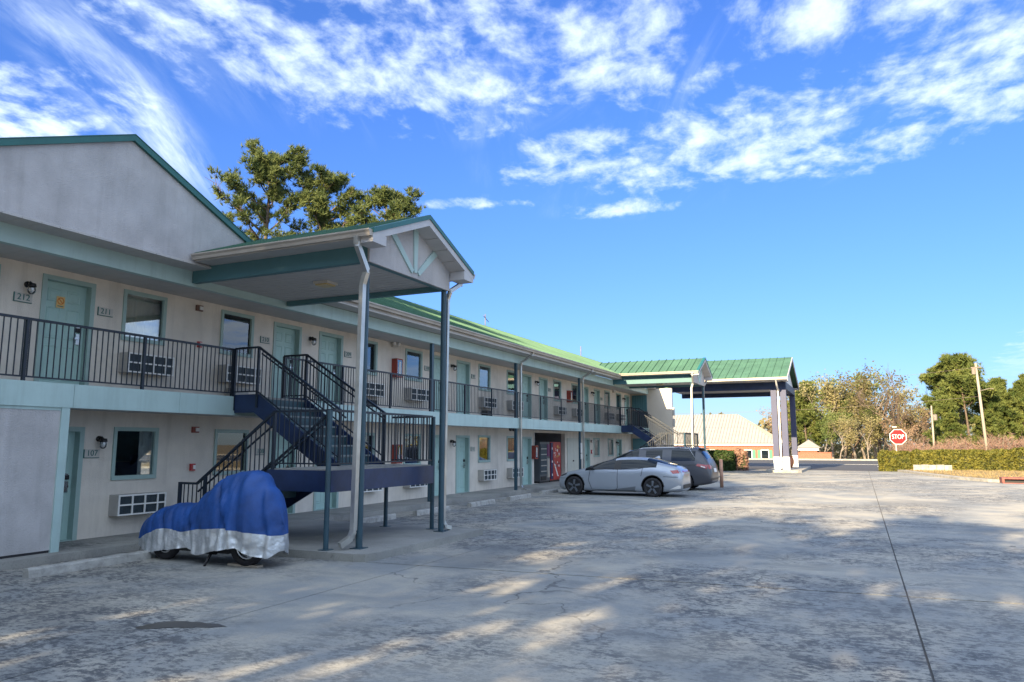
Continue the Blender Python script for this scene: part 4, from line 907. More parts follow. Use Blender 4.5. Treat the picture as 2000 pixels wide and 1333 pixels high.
def hatch_details(t, surf, rear, yc, hw):
    seam(t, surf, [(-8.02,.93),(-8.03,.30),(-8.1,.20)]); seam(t, surf, [(-9.05,.93),(-9.12,.55),(-9.0,.22),(-8.1,.20)]); seam(t, surf, [(-7.1,.99),(-7.15,.72)])
    seam(t, surf, [(-9.22,.955),(-8.05,.945),(-7.3,.97),(-6.66,1.09),(-6.62,1.2)], .013, M['black'], 'window_trim')
    seam(t, surf, [(-10.36,.60),(-9.9,.60),(-9.3,.62)], .006); seam(t, surf, [(-6.35,.72),(-5.85,.70)], .007)
    patch(t, surf, [(-8.30,.835),(-8.10,.84),(-8.10,.87),(-8.30,.865)], silver, 'door_handle', .02, 3)
    patch(t, surf, [(-9.0,.17),(-7.35,.17),(-7.35,.20),(-8.2,.18)], M['black'], 'sill_strip', .006, 8)
    patch(t, surf, [(-8.55,.19),(-7.4,.19),(-7.35,.36),(-7.9,.27)], mat('lower_door_shade', (.20,.22,.25), .35, metal=.5), 'door_crease_shade', .004, 8)  # crease shade painted as a darker patch on the lower doors
    patch(t, surf, [(-6.02,.82),(-5.80,.84),(-5.86,.95),(-6.12,.93)], lampred, 'tail_lamp', .01, 6)
    patch(t, surf, [(-10.33,.63),(-10.02,.74),(-10.0,.79),(-10.30,.68)], mat('headlamp', (.03,.035,.04), .15, coat=.5), 'headlight', .008, 6)
    rear_patch(t, rear, [(yc-hw*.8,.86),(yc+hw*.8,.86),(yc+hw*.8,.92),(yc-hw*.8,.92)], lampred, 'tail_light_bar')
    rear_patch(t, rear, [(yc-hw*.7,.30),(yc+hw*.7,.30),(yc+hw*.7,.44),(yc-hw*.7,.44)], M['black'], 'bumper_grille')
    patch(t, surf, [(-6.15,.27),(-5.78,.30),(-5.76,.40),(-5.84,.42)], M['white'], 'bumper_patch', .012, 5)  # plain white patch on the rear bumper corners
    for s in (-1, 1):
        m = MB(); m.lathe((-8.98, yc+s*(hw*.97+.09), 1.0), [(0,-.10),(.045,-.09),(.065,0),(.05,.09),(0,.10)], 'y', 12); m.bar((-8.98,yc+s*hw*.86,.94),(-8.98,yc+s*(hw*.97+.05),.97),.04); m.build('wing_mirror', M['black'], t, True)
        for wx in (-9.68, -6.74):
            m = MB(); P = [(wx+.395*math.cos(a), 0, .36+.395*math.sin(a)) for a in [math.pi*(.0+i/20) for i in range(21)]]
            m.tube([(p[0], surf(p[0]+(.03 if p[0]>wx else -.03), p[2]+.03, s)+s*.004, p[2]) for p in P], .018, 6); m.build('arch_trim', M['black'], t, True)
    m = MB(); m._a([(-6.85,yc-.03,1.36),(-6.65,yc-.03,1.335),(-6.65,yc+.03,1.335),(-6.85,yc+.03,1.36),(-6.70,yc,1.43),(-6.66,yc,1.42)],[(0,1,5,4),(3,2,5,4),(0,4,3),(1,2,5)]); m.build('roof_fin', silver, t)
car('parked_hatchback', 'silver sleek hatchback parked nose-in by the vending machines', 'car', 26.28, 1.80, hatch, hatch_glass, [(-9.68,.335),(-6.74,.335)], silver, .335, carglass, hatch_details)
van = [S(-10.75,.25,.32,.50,.70,.76,.80,.93,.70,.62), S(-10.62,.18,.26,.55,.82,.88,.92,.94,.72,.80), S(-10.3,.16,.24,.6,.95,1.0,1.03,.95,.76,.93), S(-9.85,.16,.22,.62,1.06,1.10,1.13,.96,.80), S(-9.45,.16,.20,.65,1.11,1.30,1.33,.965,.78),
   S(-8.85,.16,.20,.68,1.12,1.55,1.59,.965,.74), S(-8.35,.16,.20,.68,1.13,1.66,1.71,.965,.73), S(-8.27,.16,.20,.68,1.13,1.67,1.72,.965,.73), S(-7.28,.16,.20,.70,1.15,1.69,1.755,.965,.73), S(-7.18,.16,.20,.70,1.15,1.69,1.755,.965,.73), S(-6.30,.17,.21,.72,1.16,1.66,1.745,.96,.73), S(-6.08,.18,.22,.74,1.17,1.63,1.735,.955,.73),
   S(-5.86,.20,.26,.76,1.18,1.56,1.67,.94,.74,.985), S(-5.62,.24,.32,.72,1.14,1.22,1.26,.94,.78,.96), S(-5.50,.28,.36,.62,.92,.98,1.0,.94,.78,.93), S(-5.42,.32,.40,.52,.62,.66,.68,.94,.78,.86)]
def van_glass(i, k):
    if k == 5 and 4 <= i <= 10: return 0 if i in (6, 8) else 1
    if k in (6,7) and 3 <= i <= 5: return 1
    if k in (6,7) and i == 12: return 1
    return 0
def van_details(t, surf, rear, yc, hw):
    seam(t, surf, [(-8.3,1.1),(-8.32,.3)]); seam(t, surf, [(-7.23,1.12),(-7.25,.5)]); seam(t, surf, [(-7.2,.99),(-5.9,1.03)])
    seam(t, surf, [(-9.35,1.36),(-8.8,1.585),(-8.3,1.685),(-7.2,1.715),(-6.35,1.67),(-6.0,1.2)], .012, M['chrome'], 'window_trim')
    patch(t, surf, [(-6.05,.99),(-5.62,.86),(-5.58,1.02),(-5.98,1.07)], lampred, 'tail_lamp', .012, 7)
    patch(t, surf, [(-5.85,.95),(-5.68,.90),(-5.68,.94),(-5.85,.99)], M['white'], 'lamp_lens', .018, 3)
    for s in (-1, 1): rear_patch(t, rear, [(yc+s*hw*.90,.86),(yc+s*hw*.55,.90),(yc+s*hw*.55,1.0),(yc+s*hw*.90,1.04)], lampred, 'tail_lamp')
    rear_patch(t, rear, [(yc-.3,.72),(yc+.3,.72),(yc+.3,.88),(yc-.3,.88)], M['white'], 'number_plate')
    rear_patch(t, rear, [(yc-hw*.85,.42),(yc+hw*.85,.42),(yc+hw*.85,.5),(yc-hw*.85,.5)], M['black'], 'bumper_strip')
    m = MB(); m.slab((-5.98,yc-hw*.66,1.70),(-5.78,yc-hw*.66,1.685),(-5.78,yc+hw*.66,1.685),(-5.98,yc+hw*.66,1.70),.03); m.build('roof_spoiler', grey, t)
    for s in (-1, 1): m = MB(); m.tube([(-8.4,yc+s*hw*.66,1.74),(-8.2,yc+s*hw*.66,1.775),(-6.5,yc+s*hw*.66,1.79),(-6.3,yc+s*hw*.66,1.755)], .018, 6); m.build('roof_rail', M['black'], t)
car('parked_minivan', 'dark grey minivan parked behind the silver hatchback', 'car', 30.55, 1.95, van, van_glass, [(-9.6,.345),(-6.55,.345)], grey, .345, carglass, van_details)
m = MB(); m.cyl((-5.52, 33.4, 0), (-5.52, 33.4, 1.15), .075, n=14); m.lathe((-5.52,33.4,1.15), [(.085,0),(.06,.04),(0,.06)], 'z', 14); solo(m, 'bollard', mat('bollard_rust', (.42,.24,.17), .7, .2, 6), 'faded reddish bollard standing behind the minivan', 'bollard', smooth=True)
# ------------------------------------------------------------------ entrance portico at the far end
def portico():
    t = thing('entrance_portico', 'tall green-roofed drive-through portico on blue columns at the far end', 'portico', (-4.7, 57.4, 0))
    yc, apex, ez, hw, xf = 57.4, 8.15, 6.28, 5.25, -4.15
    for s in (-1, 1):
        me = panel_mesh('portico_panel', s*hw, apex-ez, .5, 'y'); x = xf-.5
        while x > -16.2: inst('roof_panel', me, (x, yc, apex), t); x -= .5
        a = Vector((xf, yc, apex-.02)); c = Vector((xf, yc+s*hw, ez-.02))
        m = MB(); m._a([a, c, c-Vector((0,0,.22)), a-Vector((0,0,.22)), a+Vector((.05,0,0)), c+Vector((.05,0,0)), c+Vector((.05,0,-.22)), a+Vector((.05,0,-.22))],[(0,1,2,3),(4,7,6,5),(0,4,5,1),(1,5,6,2),(2,6,7,3),(3,7,4,0)]); m.build('rake_board', M['rake'], t)
        ye = yc+s*hw; m = MB(); m.box(-13, xf, min(ye, ye+s*.14), max(ye, ye+s*.14), ez-.17, ez-.01); m.build('gutter', M['gutter'], t)
        m = MB(); m.box(-13, xf-.03, min(yc+s*3.8, ye), max(yc+s*3.8, ye), ez-.22, ez-.18); m.build('eave_soffit', M['soffit'], t)
        yb = yc+s*3.75; m = MB(); m.box(-13, -4.35, yb-.18, yb+.18, 5.55, 6.05); m.build('side_beam', M['navy'], t)
    m = MB(); m.box(-4.7, -4.34, yc-3.56, yc+3.56, 5.56, 6.05); m.build('front_beam', M['navy'], t)
    m = MB(); m.box(-13, -4.7, yc-3.56, yc+3.56, 5.88, 5.95); m.build('ceiling', M['white'], t)
    m = MB(); m.prism([(yc-4.6, 6.06), (yc+4.6, 6.06), (yc, apex-.28)], 'x', -4.62, -4.5); m.build('pediment', M['white'], t)
    colp = mat('column_blue', (.04,.05,.115), .55, .06, 2); m = MB(); m.prism([(-5.75,52.3),(-3.75,52.3),(-3.55,52.6),(-3.55,62.6),(-5.75,62.6)], 'z', 0.0, .15); m.build('base_kerb', M['kerb'], t)
    for y in (53.65, 61.15):
        for x0, x1 in ((-5.35, -4.98), (-4.74, -4.36)):
            m = MB(); m.box(x0, x1, y-.19, y+.19, 1.0, 5.55); c = m.build('column', colp, t); m = MB(); m.box(x0-.02, x1+.02, y-.21, y+.21, .15, 1.0); m.build('column_base', M['white'], c)
    spout([(-4.85, 52.1, 6.15), (-4.85, 52.6, 5.8), (-4.86, 53.42, 5.5), (-4.86, 53.42, .25)], t, .14, .10, M['white'])
portico()
m = MB(); m.lathe((-4.75, 57.9, .15), [(0,0),(.20,0),(.34,.3),(.36,.55),(.27,.78),(.33,.86),(.29,.86),(.2,.7),(0,.65)], 'z', 22); solo(m, 'terracotta_pot', mat('terracotta', (.42,.16,.08), .75, .12, 5), 'terracotta pot between the portico columns', 'pot', smooth=True)
# ------------------------------------------------------------------ brick building across the road
def brick_mat():
    m = bpy.data.materials.new('red_brick'); m.use_nodes = True; N = m.node_tree.nodes; L = m.node_tree.links; b = N['Principled BSDF']; b.inputs['Roughness'].default_value = .85
    g = N.new('ShaderNodeNewGeometry'); sp = N.new('ShaderNodeSeparateXYZ'); L.new(g.outputs['Position'], sp.inputs[0]); cb = N.new('ShaderNodeCombineXYZ'); ad = N.new('ShaderNodeMath'); L.new(sp.outputs[0], ad.inputs[0]); L.new(sp.outputs[1], ad.inputs[1]); L.new(ad.outputs[0], cb.inputs[0]); L.new(sp.outputs[2], cb.inputs[1])
    br = N.new('ShaderNodeTexBrick'); br.inputs['Color1'].default_value = (.33,.095,.048,1); br.inputs['Color2'].default_value = (.25,.07,.04,1); br.inputs['Mortar'].default_value = (.30,.25,.21,1); br.inputs['Scale'].default_value = 4.2; br.inputs['Mortar Size'].default_value = .015; L.new(cb.outputs[0], br.inputs[0]); L.new(br.outputs[0], b.inputs['Base Color']); return m
M['brickwall'] = brick_mat(); M['whiteroof'] = mat('white_roof_metal', (.27,.265,.255), .6, .06, 1)
M['shutter'] = mat('green_shutter', (.05,.20,.13), .6)
def brick_house(label, x0, x1, y0, y1, zb, ze, zr, ridge, wins, ribs):
    t = thing('brick_building', label, 'building', ((x0+x1)/2, y0, zb), 'brick buildings across the road')
    m = MB(); m.box(x0, x1, y0, y1, zb, ze-.35); m.build('wall', M['brickwall'], t)
    m = MB(); m.box(x0-.25, x1+.25, y0-.25, y1+.25, ze-.35, ze-.02); m.build('eave_band', M['white'], t)
    e0, e1, f0, f1 = x0-.5, x1+.5, y0-.5, y1+.5; ra, rb = Vector((ridge[0], (y0+y1)/2, zr)), Vector((ridge[1], (y0+y1)/2, zr))
    m = MB(); v = [(e0,f0,ze),(e1,f0,ze),(e1,f1,ze),(e0,f1,ze),tuple(ra),tuple(rb)]; m._a(v, [(0,1,5,4),(1,2,5),(2,3,4,5),(3,0,4),(0,3,2,1)]); rf = m.build('roof', M['whiteroof'], t)
    if ribs:
        m = MB(); n = int((e1-e0)/.42)
        for i in range(n+1):
            x = e0+(e1-e0)*i/n
            f = 1.0
            if x > rb.x: f = (e1-x)/(e1-rb.x)
            if x < ra.x: f = (x-e0)/(ra.x-e0)
            if f > .03: m.bar((x, f0, ze+.02), (x, f0+(ra.y-f0)*f, ze+.02+(zr-ze)*f), .05, .07)
        n = int((f1-f0)/.42)
        for i in range(n+1):
            y = f0+(f1-f0)*i/n; f = 1-abs(y-ra.y)/(ra.y-f0)
            if f > .03: m.bar((e1, y, ze+.02), (e1-(e1-rb.x)*f, y, ze+.02+(zr-ze)*f), .05, .07)
        o = m.build('roof_ribs', mat('rib_metal', (.20,.19,.175), .5), t); o['kind'] = 'stuff'
    for (wx, z0, z1, ww) in wins:
        m = MB(); m.box(wx-ww/2-.08, wx+ww/2+.08, y0-.06, y0+.02, z0-.08, z1+.08); w_ = m.build('window', M['white'], t)
        m = MB(); m.box(wx-ww/2, wx+ww/2, y0-.075, y0-.061, z0, z1); m.build('pane', carglass, w_)
        for s in (-1, 1): m = MB(); a = wx+s*(ww/2+.1); c = wx+s*(ww/2+.5); m.box(min(a,c), max(a,c), y0-.05, y0+.02, z0-.05, z1+.05); m.build('shutter', M['shutter'], w_)
    return t
brick_house('brick building with a pale ribbed hip roof across the road', -34, -10.2, 103, 116, -1.25, 2.0, 6.1, (-29, -15.6), [(-13.45,-.1,1.05,.85), (-11.35,-.1,1.05,.85), (-18,-.1,1.05,.85), (-20.5,-.1,1.05,.85), (-23,-.1,1.05,.85)], True)
brick_house('small brick outbuilding with hip roof right of the portico columns', -7.6, -5.4, 111, 114, -1.25, 1.35, 2.4, (-6.6,-6.4), [], False)
m = MB(); m.box(-7.5, -3.4, 104.0, 104.3, -1.2, .75); m.box(-7.55, -3.35, 103.95, 104.35, .75, .83); solo(m, 'brick_wall', M['brickwall'], 'low red brick wall across the road right of the portico', 'wall')
# ------------------------------------------------------------------ planted island on the right
isl = [(2.2,57.3),(2.7,54.8),(3.6,50),(4.6,46),(5.6,43.6),(7.4,42.6),(12,41.6),(34,40.4),(34,57.9),(2.2,57.9)]
m = MB(); m.prism(isl, 'z', -.02, .13); struct(m.build('island_kerb', M['kerb']))
ins = [(2.7,57.2),(3.1,54.9),(4.0,50.2),(5.0,46.3),(5.95,44.0),(7.6,43.1),(12.1,42.1),(33,41.2),(33,57.4),(2.7,57.4)]
m = MB(); m.prism(ins, 'z', .1, .15); struct(m.build('island_ground', M['drygrass']))
gr = MB(); rnd = random.Random(12)
def inside(x, y, poly):
    c = False; n = len(poly)
    for i in range(n):
        a, b = poly[i], poly[i-1]
        if (a[1] > y) != (b[1] > y) and x < (b[0]-a[0])*(y-a[1])/(b[1]-a[1])+a[0]: c = not c
    return c
for _ in range(9000):
    x, y = rnd.uniform(2.5, 15), rnd.uniform(41.5, 57.4)
    if not inside(x, y, ins): continue
    h = rnd.uniform(.03, .11); a = rnd.uniform(0, 6.28); d = .02; dx, dy = math.cos(a)*d, math.sin(a)*d
    gr._a([(x-dx,y-dy,.148),(x+dx,y+dy,.148),(x+rnd.uniform(-.05,.05),y+rnd.uniform(-.05,.05),.15+h)], [(0,1,2)])
o = gr.build('dry_grass', M['drygrass'], None, False, False); tag(o, 'dry tan grass covering the island in front of the hedge', 'grass', kind='stuff')
# kerb inlet
t = thing('kerb_inlet', 'rust-red storm drain inlet set in the island kerb', 'drain', (6.6, 43.3, 0)); mr = mat('inlet_rust', (.22,.07,.055), .7, .2, 8)
m = MB(); m.box(6.05, 7.15, 42.55, 43.3, .20, .27); m.box(6.05, 6.15, 42.55, 43.3, .0, .20); m.box(7.05, 7.15, 42.55, 43.3, 0, .20); m.build('frame', mr, t)
m = MB(); m.box(6.15, 7.05, 42.75, 43.25, .005, .198); m.build('opening', M['black'], t); m = MB(); m.box(6.05, 7.15, 42.3, 42.545, .001, .035); m.build('apron', mr, t)
m = MB()
t = thing('block_edging', 'low row of grey concrete blocks in front of the hedge', 'edging', (4.2, 56.3, .13))
for i in range(5): m = MB(); m.box(3.1+i*.445, 3.53+i*.445, 56.1, 56.45, .13, .50+.02*(i%2)); m.build('block', M['kerb'], t)
# ------------------------------------------------------------------ hedges and bushes made of leaves
def leafmass(m, rnd, n, size, pt):
    for _ in range(n):
        p, nn = pt(); a = Vector((rnd.gauss(0,1), rnd.gauss(0,1), rnd.gauss(0,1))).normalized(); d = (nn*.8+a).normalized(); u = d.orthogonal().normalized(); u.rotate(Matrix.Rotation(rnd.uniform(0,6.28), 3, d)); v = d.cross(u)
        s = size*rnd.uniform(.6, 1.3); m._a([p-u*s*.5, p+v*s*.35, p+u*s*.5, p-v*s*.35], [(0,1,2,3)])
def hedge(name, label, x0, x1, y0, y1, h, n, size, mt, seed, group=None, bumps=.10, core=M['bark']):
    rnd = random.Random(seed); t = thing(name, label, 'hedge' if 'hedge' in name else 'bush', ((x0+x1)/2, (y0+y1)/2, 0), group)
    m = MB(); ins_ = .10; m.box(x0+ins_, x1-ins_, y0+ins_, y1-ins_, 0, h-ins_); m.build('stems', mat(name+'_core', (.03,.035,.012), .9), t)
    A = [(x1-x0)*h, (x1-x0)*h*.3, (x1-x0)*(y1-y0), (y1-y0)*h, (y1-y0)*h]; tot = sum(A)
    def pt():
        r = rnd.random()*tot; k = 0
        while r > A[k]: r -= A[k]; k += 1
        u, v = rnd.random(), rnd.random(); x = x0+(x1-x0)*u; y = y0+(y1-y0)*u; z = h*v
        p, nn = [((x,y0,z),(0,-1,0)), ((x,y1,z),(0,1,0)), ((x,y0+(y1-y0)*v,h),(0,0,1)), ((x0,y,z),(-1,0,0)), ((x1,y,z),(1,0,0))][k]
        p = Vector(p); nn = Vector(nn); r_ = .22     # round the arrises
        c = Vector((min(max(p.x,x0+r_),x1-r_), min(max(p.y,y0+r_),y1-r_), min(p.z,h-r_))); d = p-c
        if d.length > r_: p = c+d.normalized()*r_
        b = mnoise.noise(p*1.7)*bumps+mnoise.noise(p*5)*bumps*.5+rnd.uniform(-.05,.04); return p+nn*b+Vector((0,0,b*.4)), nn
    m = MB(); leafmass(m, rnd, n, size, pt); m.build('foliage', mt, t, False, False); return t
hedge('clipped_hedge', 'rounded left end of the clipped hedge by the stop sign', 1.15, 3.05, 57.5, 59.2, 1.30, 5200, .13, M['hedge'], 1, 'clipped hedges')
hedge('clipped_hedge', 'long sunlit clipped hedge on the island', 3.15, 9.2, 57.6, 59.2, 1.38, 12000, .13, M['hedge'], 2, 'clipped hedges')
hedge('clipped_hedge', 'taller yellow-green hedge at the right edge of the photo', 9.0, 20, 57.2, 59.0, 1.52, 15000, .13, M['hedge'], 3, 'clipped hedges')
hedge('dark_bush', 'dark clipped bush behind the bollard left of the portico', -10.2, -8.15, 53.8, 56.6, 1.30, 6500, .13, M['bush'], 4)
hedge('flowering_shrub', 'loose shrub with reddish tips beside the dark bush', -8.1, -7.3, 55.0, 55.9, 1.35, 900, .17, M['redbush'], 5, None, .3)
for i, (x, y, wd, h) in enumerate(((6.5,97.5,5.6,3.6),(11.4,98,6.2,4.2),(16.4,97.5,6.2,4.0),(22,98,7,4.5))):
    rnd = random.Random(60+i); t = thing('russet_thicket', ['russet bare thicket just right of the stop sign', 'russet bare thicket left of the tall utility pole', 'russet bare thicket behind the tall utility pole', 'russet bare thicket at the right edge'][i], 'bush', (x, y+1.5, -.7), 'russet thickets')
    m = MB(); f = MB()
    for _ in range(420):
        p0 = Vector((rnd.uniform(x-wd/2, x+wd/2), rnd.uniform(y, y+3), -.75)); q = p0
        hh = h*(.75+.35*mnoise.noise(Vector((p0.x*.7, p0.y*.3, 5.))))*rnd.uniform(.6,1.1); d = Vector((rnd.gauss(0,.25), rnd.gauss(0,.25), 1)).normalized()
        m.tube([p0, p0+d*hh*.5, p0+d*hh+Vector((rnd.gauss(0,.2),rnd.gauss(0,.2),0))], [.022,.014,.004], 3, False)
        for _k in range(16):
            c = p0+d*hh*rnd.uniform(.25,1.0); e = (d*.7+Vector((rnd.gauss(0,.7), rnd.gauss(0,.7), rnd.gauss(0,.4)))).normalized(); sd_ = e.orthogonal().normalized()*.03; l = rnd.uniform(.2,.55); f._a([c-sd_, c+e*l, c+sd_], [(0,1,2)])
    m.build('stems', M['barkgrey'], t, False, False); f.build('twigs', M['redbush'], t, False, False)
# ------------------------------------------------------------------ stop sign and utility poles
t = thing('stop_sign', 'red octagonal STOP sign on a thin post behind the hedge', 'sign', (2.45, 58.9+.6, 0)); cx, cz, Rr, ys_ = 2.46, 2.36, .57, 59.4
oc = lambda r: [(cx+r*math.cos(R(22.5+45*i)), cz+r*math.sin(R(22.5+45*i))) for i in range(8)]
m = MB(); m.prism(oc(Rr), 'y', ys_, ys_+.02); m.build('border', M['white'], t); m = MB(); m.prism(oc(Rr*.93), 'y', ys_-.006, ys_-.001); m.build('face', mat('stop_red', (.40,.008,.012), .6, spec=.2), t)
inst('lettering', text_mesh('STOP', .45, M['white'], FACE_Y @ Matrix.Diagonal((.72,1,1,1)), .003), (cx, ys_-.011, cz), t); m = MB(); m.box(cx-.20, cx-.13, ys_+.02, ys_+.08, 0, 2.9); m.box(cx-.34,cx-.05,ys_-.0,ys_+.019,3.02,3.10); m.build('post', M['spout'], t)
wood = mat('pole_wood', (.29,.255,.21), .85, .15, 3, stretch=(1,1,.2))
def pole(label, base, top, r, extra=None):
    t = thing('utility_pole', label, 'pole', base, 'utility poles'); m = MB(); a_, b_ = Vector(base), Vector(top); m.tube([a_, a_.lerp(b_,.5), b_], [r, r*.87, r*.7], 10); m.build('shaft', wood, t, True)
    if extra: m = MB(); extra(m, b_); m.build('fittings', M['barkgrey'], t)
def fit_tall(m, b_): m.bar(b_+Vector((-.5,-.12,-.5)), b_+Vector((.5,-.12,-.5)), .1, .1); m.cyl(b_+Vector((-.28,-.25,-1.3)), b_+Vector((-.28,-.25,-.6)), .2, n=10); m.tube([b_+Vector((.1,-.1,-3.2)), b_+Vector((1.1,-.2,-2.95)), b_+Vector((1.5,-.2,-3.0))], .04, 6)
def fit_short(m, b_): m.lathe(b_+Vector((.3,-.1,-1.7)), [(0,0),(.22,0),(.22,.65),(0,.7)], 'z', 10); m.bar(b_+Vector((0,0,-1.3)), b_+Vector((.3,0,-1.3)), .06)
pole('tall pale wooden utility pole behind the hedge on the right', (12.9, 98.5, -.7), (12.45, 98.5, 11.0), .17, fit_tall)
pole('short thin utility pole right of the stop sign', (7.75, 99.5, -.9), (7.8, 99.5, 6.3), .12, fit_short)
for i, (a, b, sag) in enumerate((((12.4,98.5,10.5),(-40,104,10.2),1.2), ((12.5,98.5,7.2),(-40,104,6.6),.9))):
    m = MB(); P = []
    for k in range(25): f = k/24; P.append((a[0]+(b[0]-a[0])*f, a[1]+(b[1]-a[1])*f, a[2]+(b[2]-a[2])*f-sag*4*f*(1-f)))
    m.tube(P, .012, 4); solo(m, 'overhead_wire', M['barkgrey'], ['upper overhead wire running left from the tall utility pole', 'lower overhead wire running left from the tall utility pole'][i], 'wire')
# ------------------------------------------------------------------ trees
def pine_meshes(seed, H, base, limbs, tufts, tsize, crown, mt, needles=7, lean=0.0, trunk_r=.26, hole=0.0, nw=.085):
    """crown(f): limb length at crown share f (0 base..1 top)"""
    rnd = random.Random(seed); wood_ = MB(); fol = MB()
    tr = [(lean*f*f*H+.25*math.sin(f*5+seed), .25*math.sin(f*4+seed*2), f*H) for f in [i/10 for i in range(11)]]
    wood_.tube(tr, [trunk_r*(1-.86*i/10) for i in range(11)], 8)
    def tp(z):
        f = min(.999, z/H)*10; i = int(f); f -= i; return Vector(tr[i]).lerp(Vector(tr[i+1]), f)
    ends = []
    for k in range(limbs):
        f = (k+rnd.random())/limbs; z = base+(H-base)*f*.96; L = crown(f)*rnd.uniform(.6, 1.12); a = k*2.399+rnd.uniform(-.5,.5); p = tp(z)
        d = Vector((math.cos(a), math.sin(a), rnd.uniform(.05,.45)+.5*f)).normalized(); pts = [p]; n = 5
        for i in range(n):
            d = (d+Vector((rnd.uniform(-.22,.22), rnd.uniform(-.22,.22), rnd.uniform(-.06,.20)))).normalized(); pts.append(pts[-1]+d*L/n)
        r0 = max(.03, trunk_r*.34*(1-.7*f)); wood_.tube(pts, [r0*(1-.75*i/n) for i in range(n+1)], 5)
        for i in range(2, n+1):
            for _ in range(3 if i < n else 4):
                q = pts[i].lerp(pts[i-1], rnd.random()*.8); e = (d+Vector((rnd.gauss(0,.75), rnd.gauss(0,.75), rnd.uniform(-.15,.85)))).normalized(); l = rnd.uniform(.25,.5)*min(L,3.2)*.5; q2 = q+e*l
                wood_.tube([q, q2], [r0*.3, r0*.12], 3, False); ends.append((q, q2, e))
    per = max(1, tufts//max(1,len(ends)))
    for (q, q2, e) in ends:
        if rnd.random() < hole: continue
        for _ in range(per):
            c = q.lerp(q2, rnd.uniform(.6, 1.15))+Vector((rnd.gauss(0,1), rnd.gauss(0,1), rnd.gauss(0,.7)))*tsize*.6; dirn = (e+Vector((rnd.gauss(0,.5), rnd.gauss(0,.5), rnd.uniform(.0,.8)))).normalized()
            for _n in range(needles):
                nd_ = (dirn*.8+Vector((rnd.gauss(0,.6), rnd.gauss(0,.6), rnd.gauss(0,.6)))).normalized(); sd_ = nd_.orthogonal().normalized(); sd_.rotate(Matrix.Rotation(rnd.uniform(0,6.28),3,nd_)); l = tsize*rnd.uniform(.7,1.2); ww = l*nw
                fol._a([c-sd_*ww, c+nd_*l, c+sd_*ww], [(0,1,2)])
    return wood_.mesh('trunk', M['bark'], True, False), fol.mesh('crown', mt, False, False)
def decid_meshes(seed, H, spread, leaves, lsize, mt, bark, levels=4, clear=.25):
    rnd = random.Random(seed); wd = MB(); fo = MB(); tips = []
    def grow(p, d, L, r, lv):
        pts = [p]; n = 4 if lv > 1 else 3
        for i in range(n):
            d = (d+Vector((rnd.gauss(0,.13), rnd.gauss(0,.13), rnd.gauss(.03,.08)))).normalized(); pts.append(pts[-1]+d*L/n)
        wd.tube(pts, [r*(1-.5*i/n) for i in range(n+1)], 6 if lv > 2 else 3, False)
        if lv == 0: tips.append((pts[-1], d)); return
        if lv <= 1: tips.append((pts[-2], d))
        for k in range(rnd.choice((2,3,3)) + (2 if lv == levels else 0)):
            i = rnd.randint(2, n) if lv == levels else rnd.randint(1, n); q = pts[i]; a = rnd.uniform(0, 6.28); e = (d*1.0+Vector((math.cos(a)*spread, math.sin(a)*spread, rnd.uniform(-.05,.4)))).normalized()
            grow(q, e, L*rnd.uniform(.55,.78), r*.55, lv-1)
    grow(Vector((0,0,0)), Vector((0,0,1)), H*.42, H*.016, levels)
    top = max(t[0].z for t in tips); k = H/top
    if leaves:
        per = max(1, leaves//len(tips))
        for (p, d) in tips:
            if rnd.random() < .12: continue
            for _ in range(per):
                c = p+Vector((rnd.gauss(0,1), rnd.gauss(0,1), rnd.gauss(0,.8)))*H*.035; u = Vector((rnd.gauss(0,1), rnd.gauss(0,1), rnd.gauss(0,1))).normalized(); v = u.orthogonal().normalized(); s = lsize*rnd.uniform(.5,1.3)
                fo._a([c-u*s*.5, c+v*s*.35, c+u*s*.5, c-v*s*.35], [(0,1,2,3)])
    a = wd.mesh('trunk', bark, True, False); a.transform(Matrix.Scale(k,4)); b = None
    if leaves: b = fo.mesh('crown', mt, False, False); b.transform(Matrix.Scale(k,4))
    return a, b
def tree(name, label, pos, meshes, rot=0.0, group=None, scale=1.0):
    t = thing(name, label, 'tree', pos, group); t.rotation_euler.z = rot; t.scale = (scale,)*3
    for n, me in zip(('trunk','crown'), meshes):
        if me: o = bpy.data.objects.new(n, me); reg(o, n, t)
    return t
# tall pines behind the motel
tree('pine_tree', 'tall pine with the highest crown rising behind the motel roof', (-31.2, 32.4, 0), pine_meshes(3, 19.0, 10.2, 28, 4200, .31, lambda f: 4.0*(1-f)**.55*(.55+.45*min(1,f*3))+.8, M['needle'], 15, .0, .30, .22), .4, 'pines behind the motel')
tree('pine_tree', 'middle pine behind the motel roof with a rounded crown', (-28.6, 35.0, 0), pine_meshes(5, 18.0, 11.0, 22, 3000, .31, lambda f: 3.1*(1-f)**.5+.7, M['needle'], 15, .0, .28, .22), 2.0, 'pines behind the motel')
tree('pine_tree', 'right-hand pine behind the motel roof, just left of the canopy peak', (-25.7, 36.6, 0), pine_meshes(9, 17.0, 10.6, 22, 3000, .30, lambda f: 3.3*(1-f)**.5+.6, M['needle'], 15, .0, .27, .22), 1.0, 'pines behind the motel')
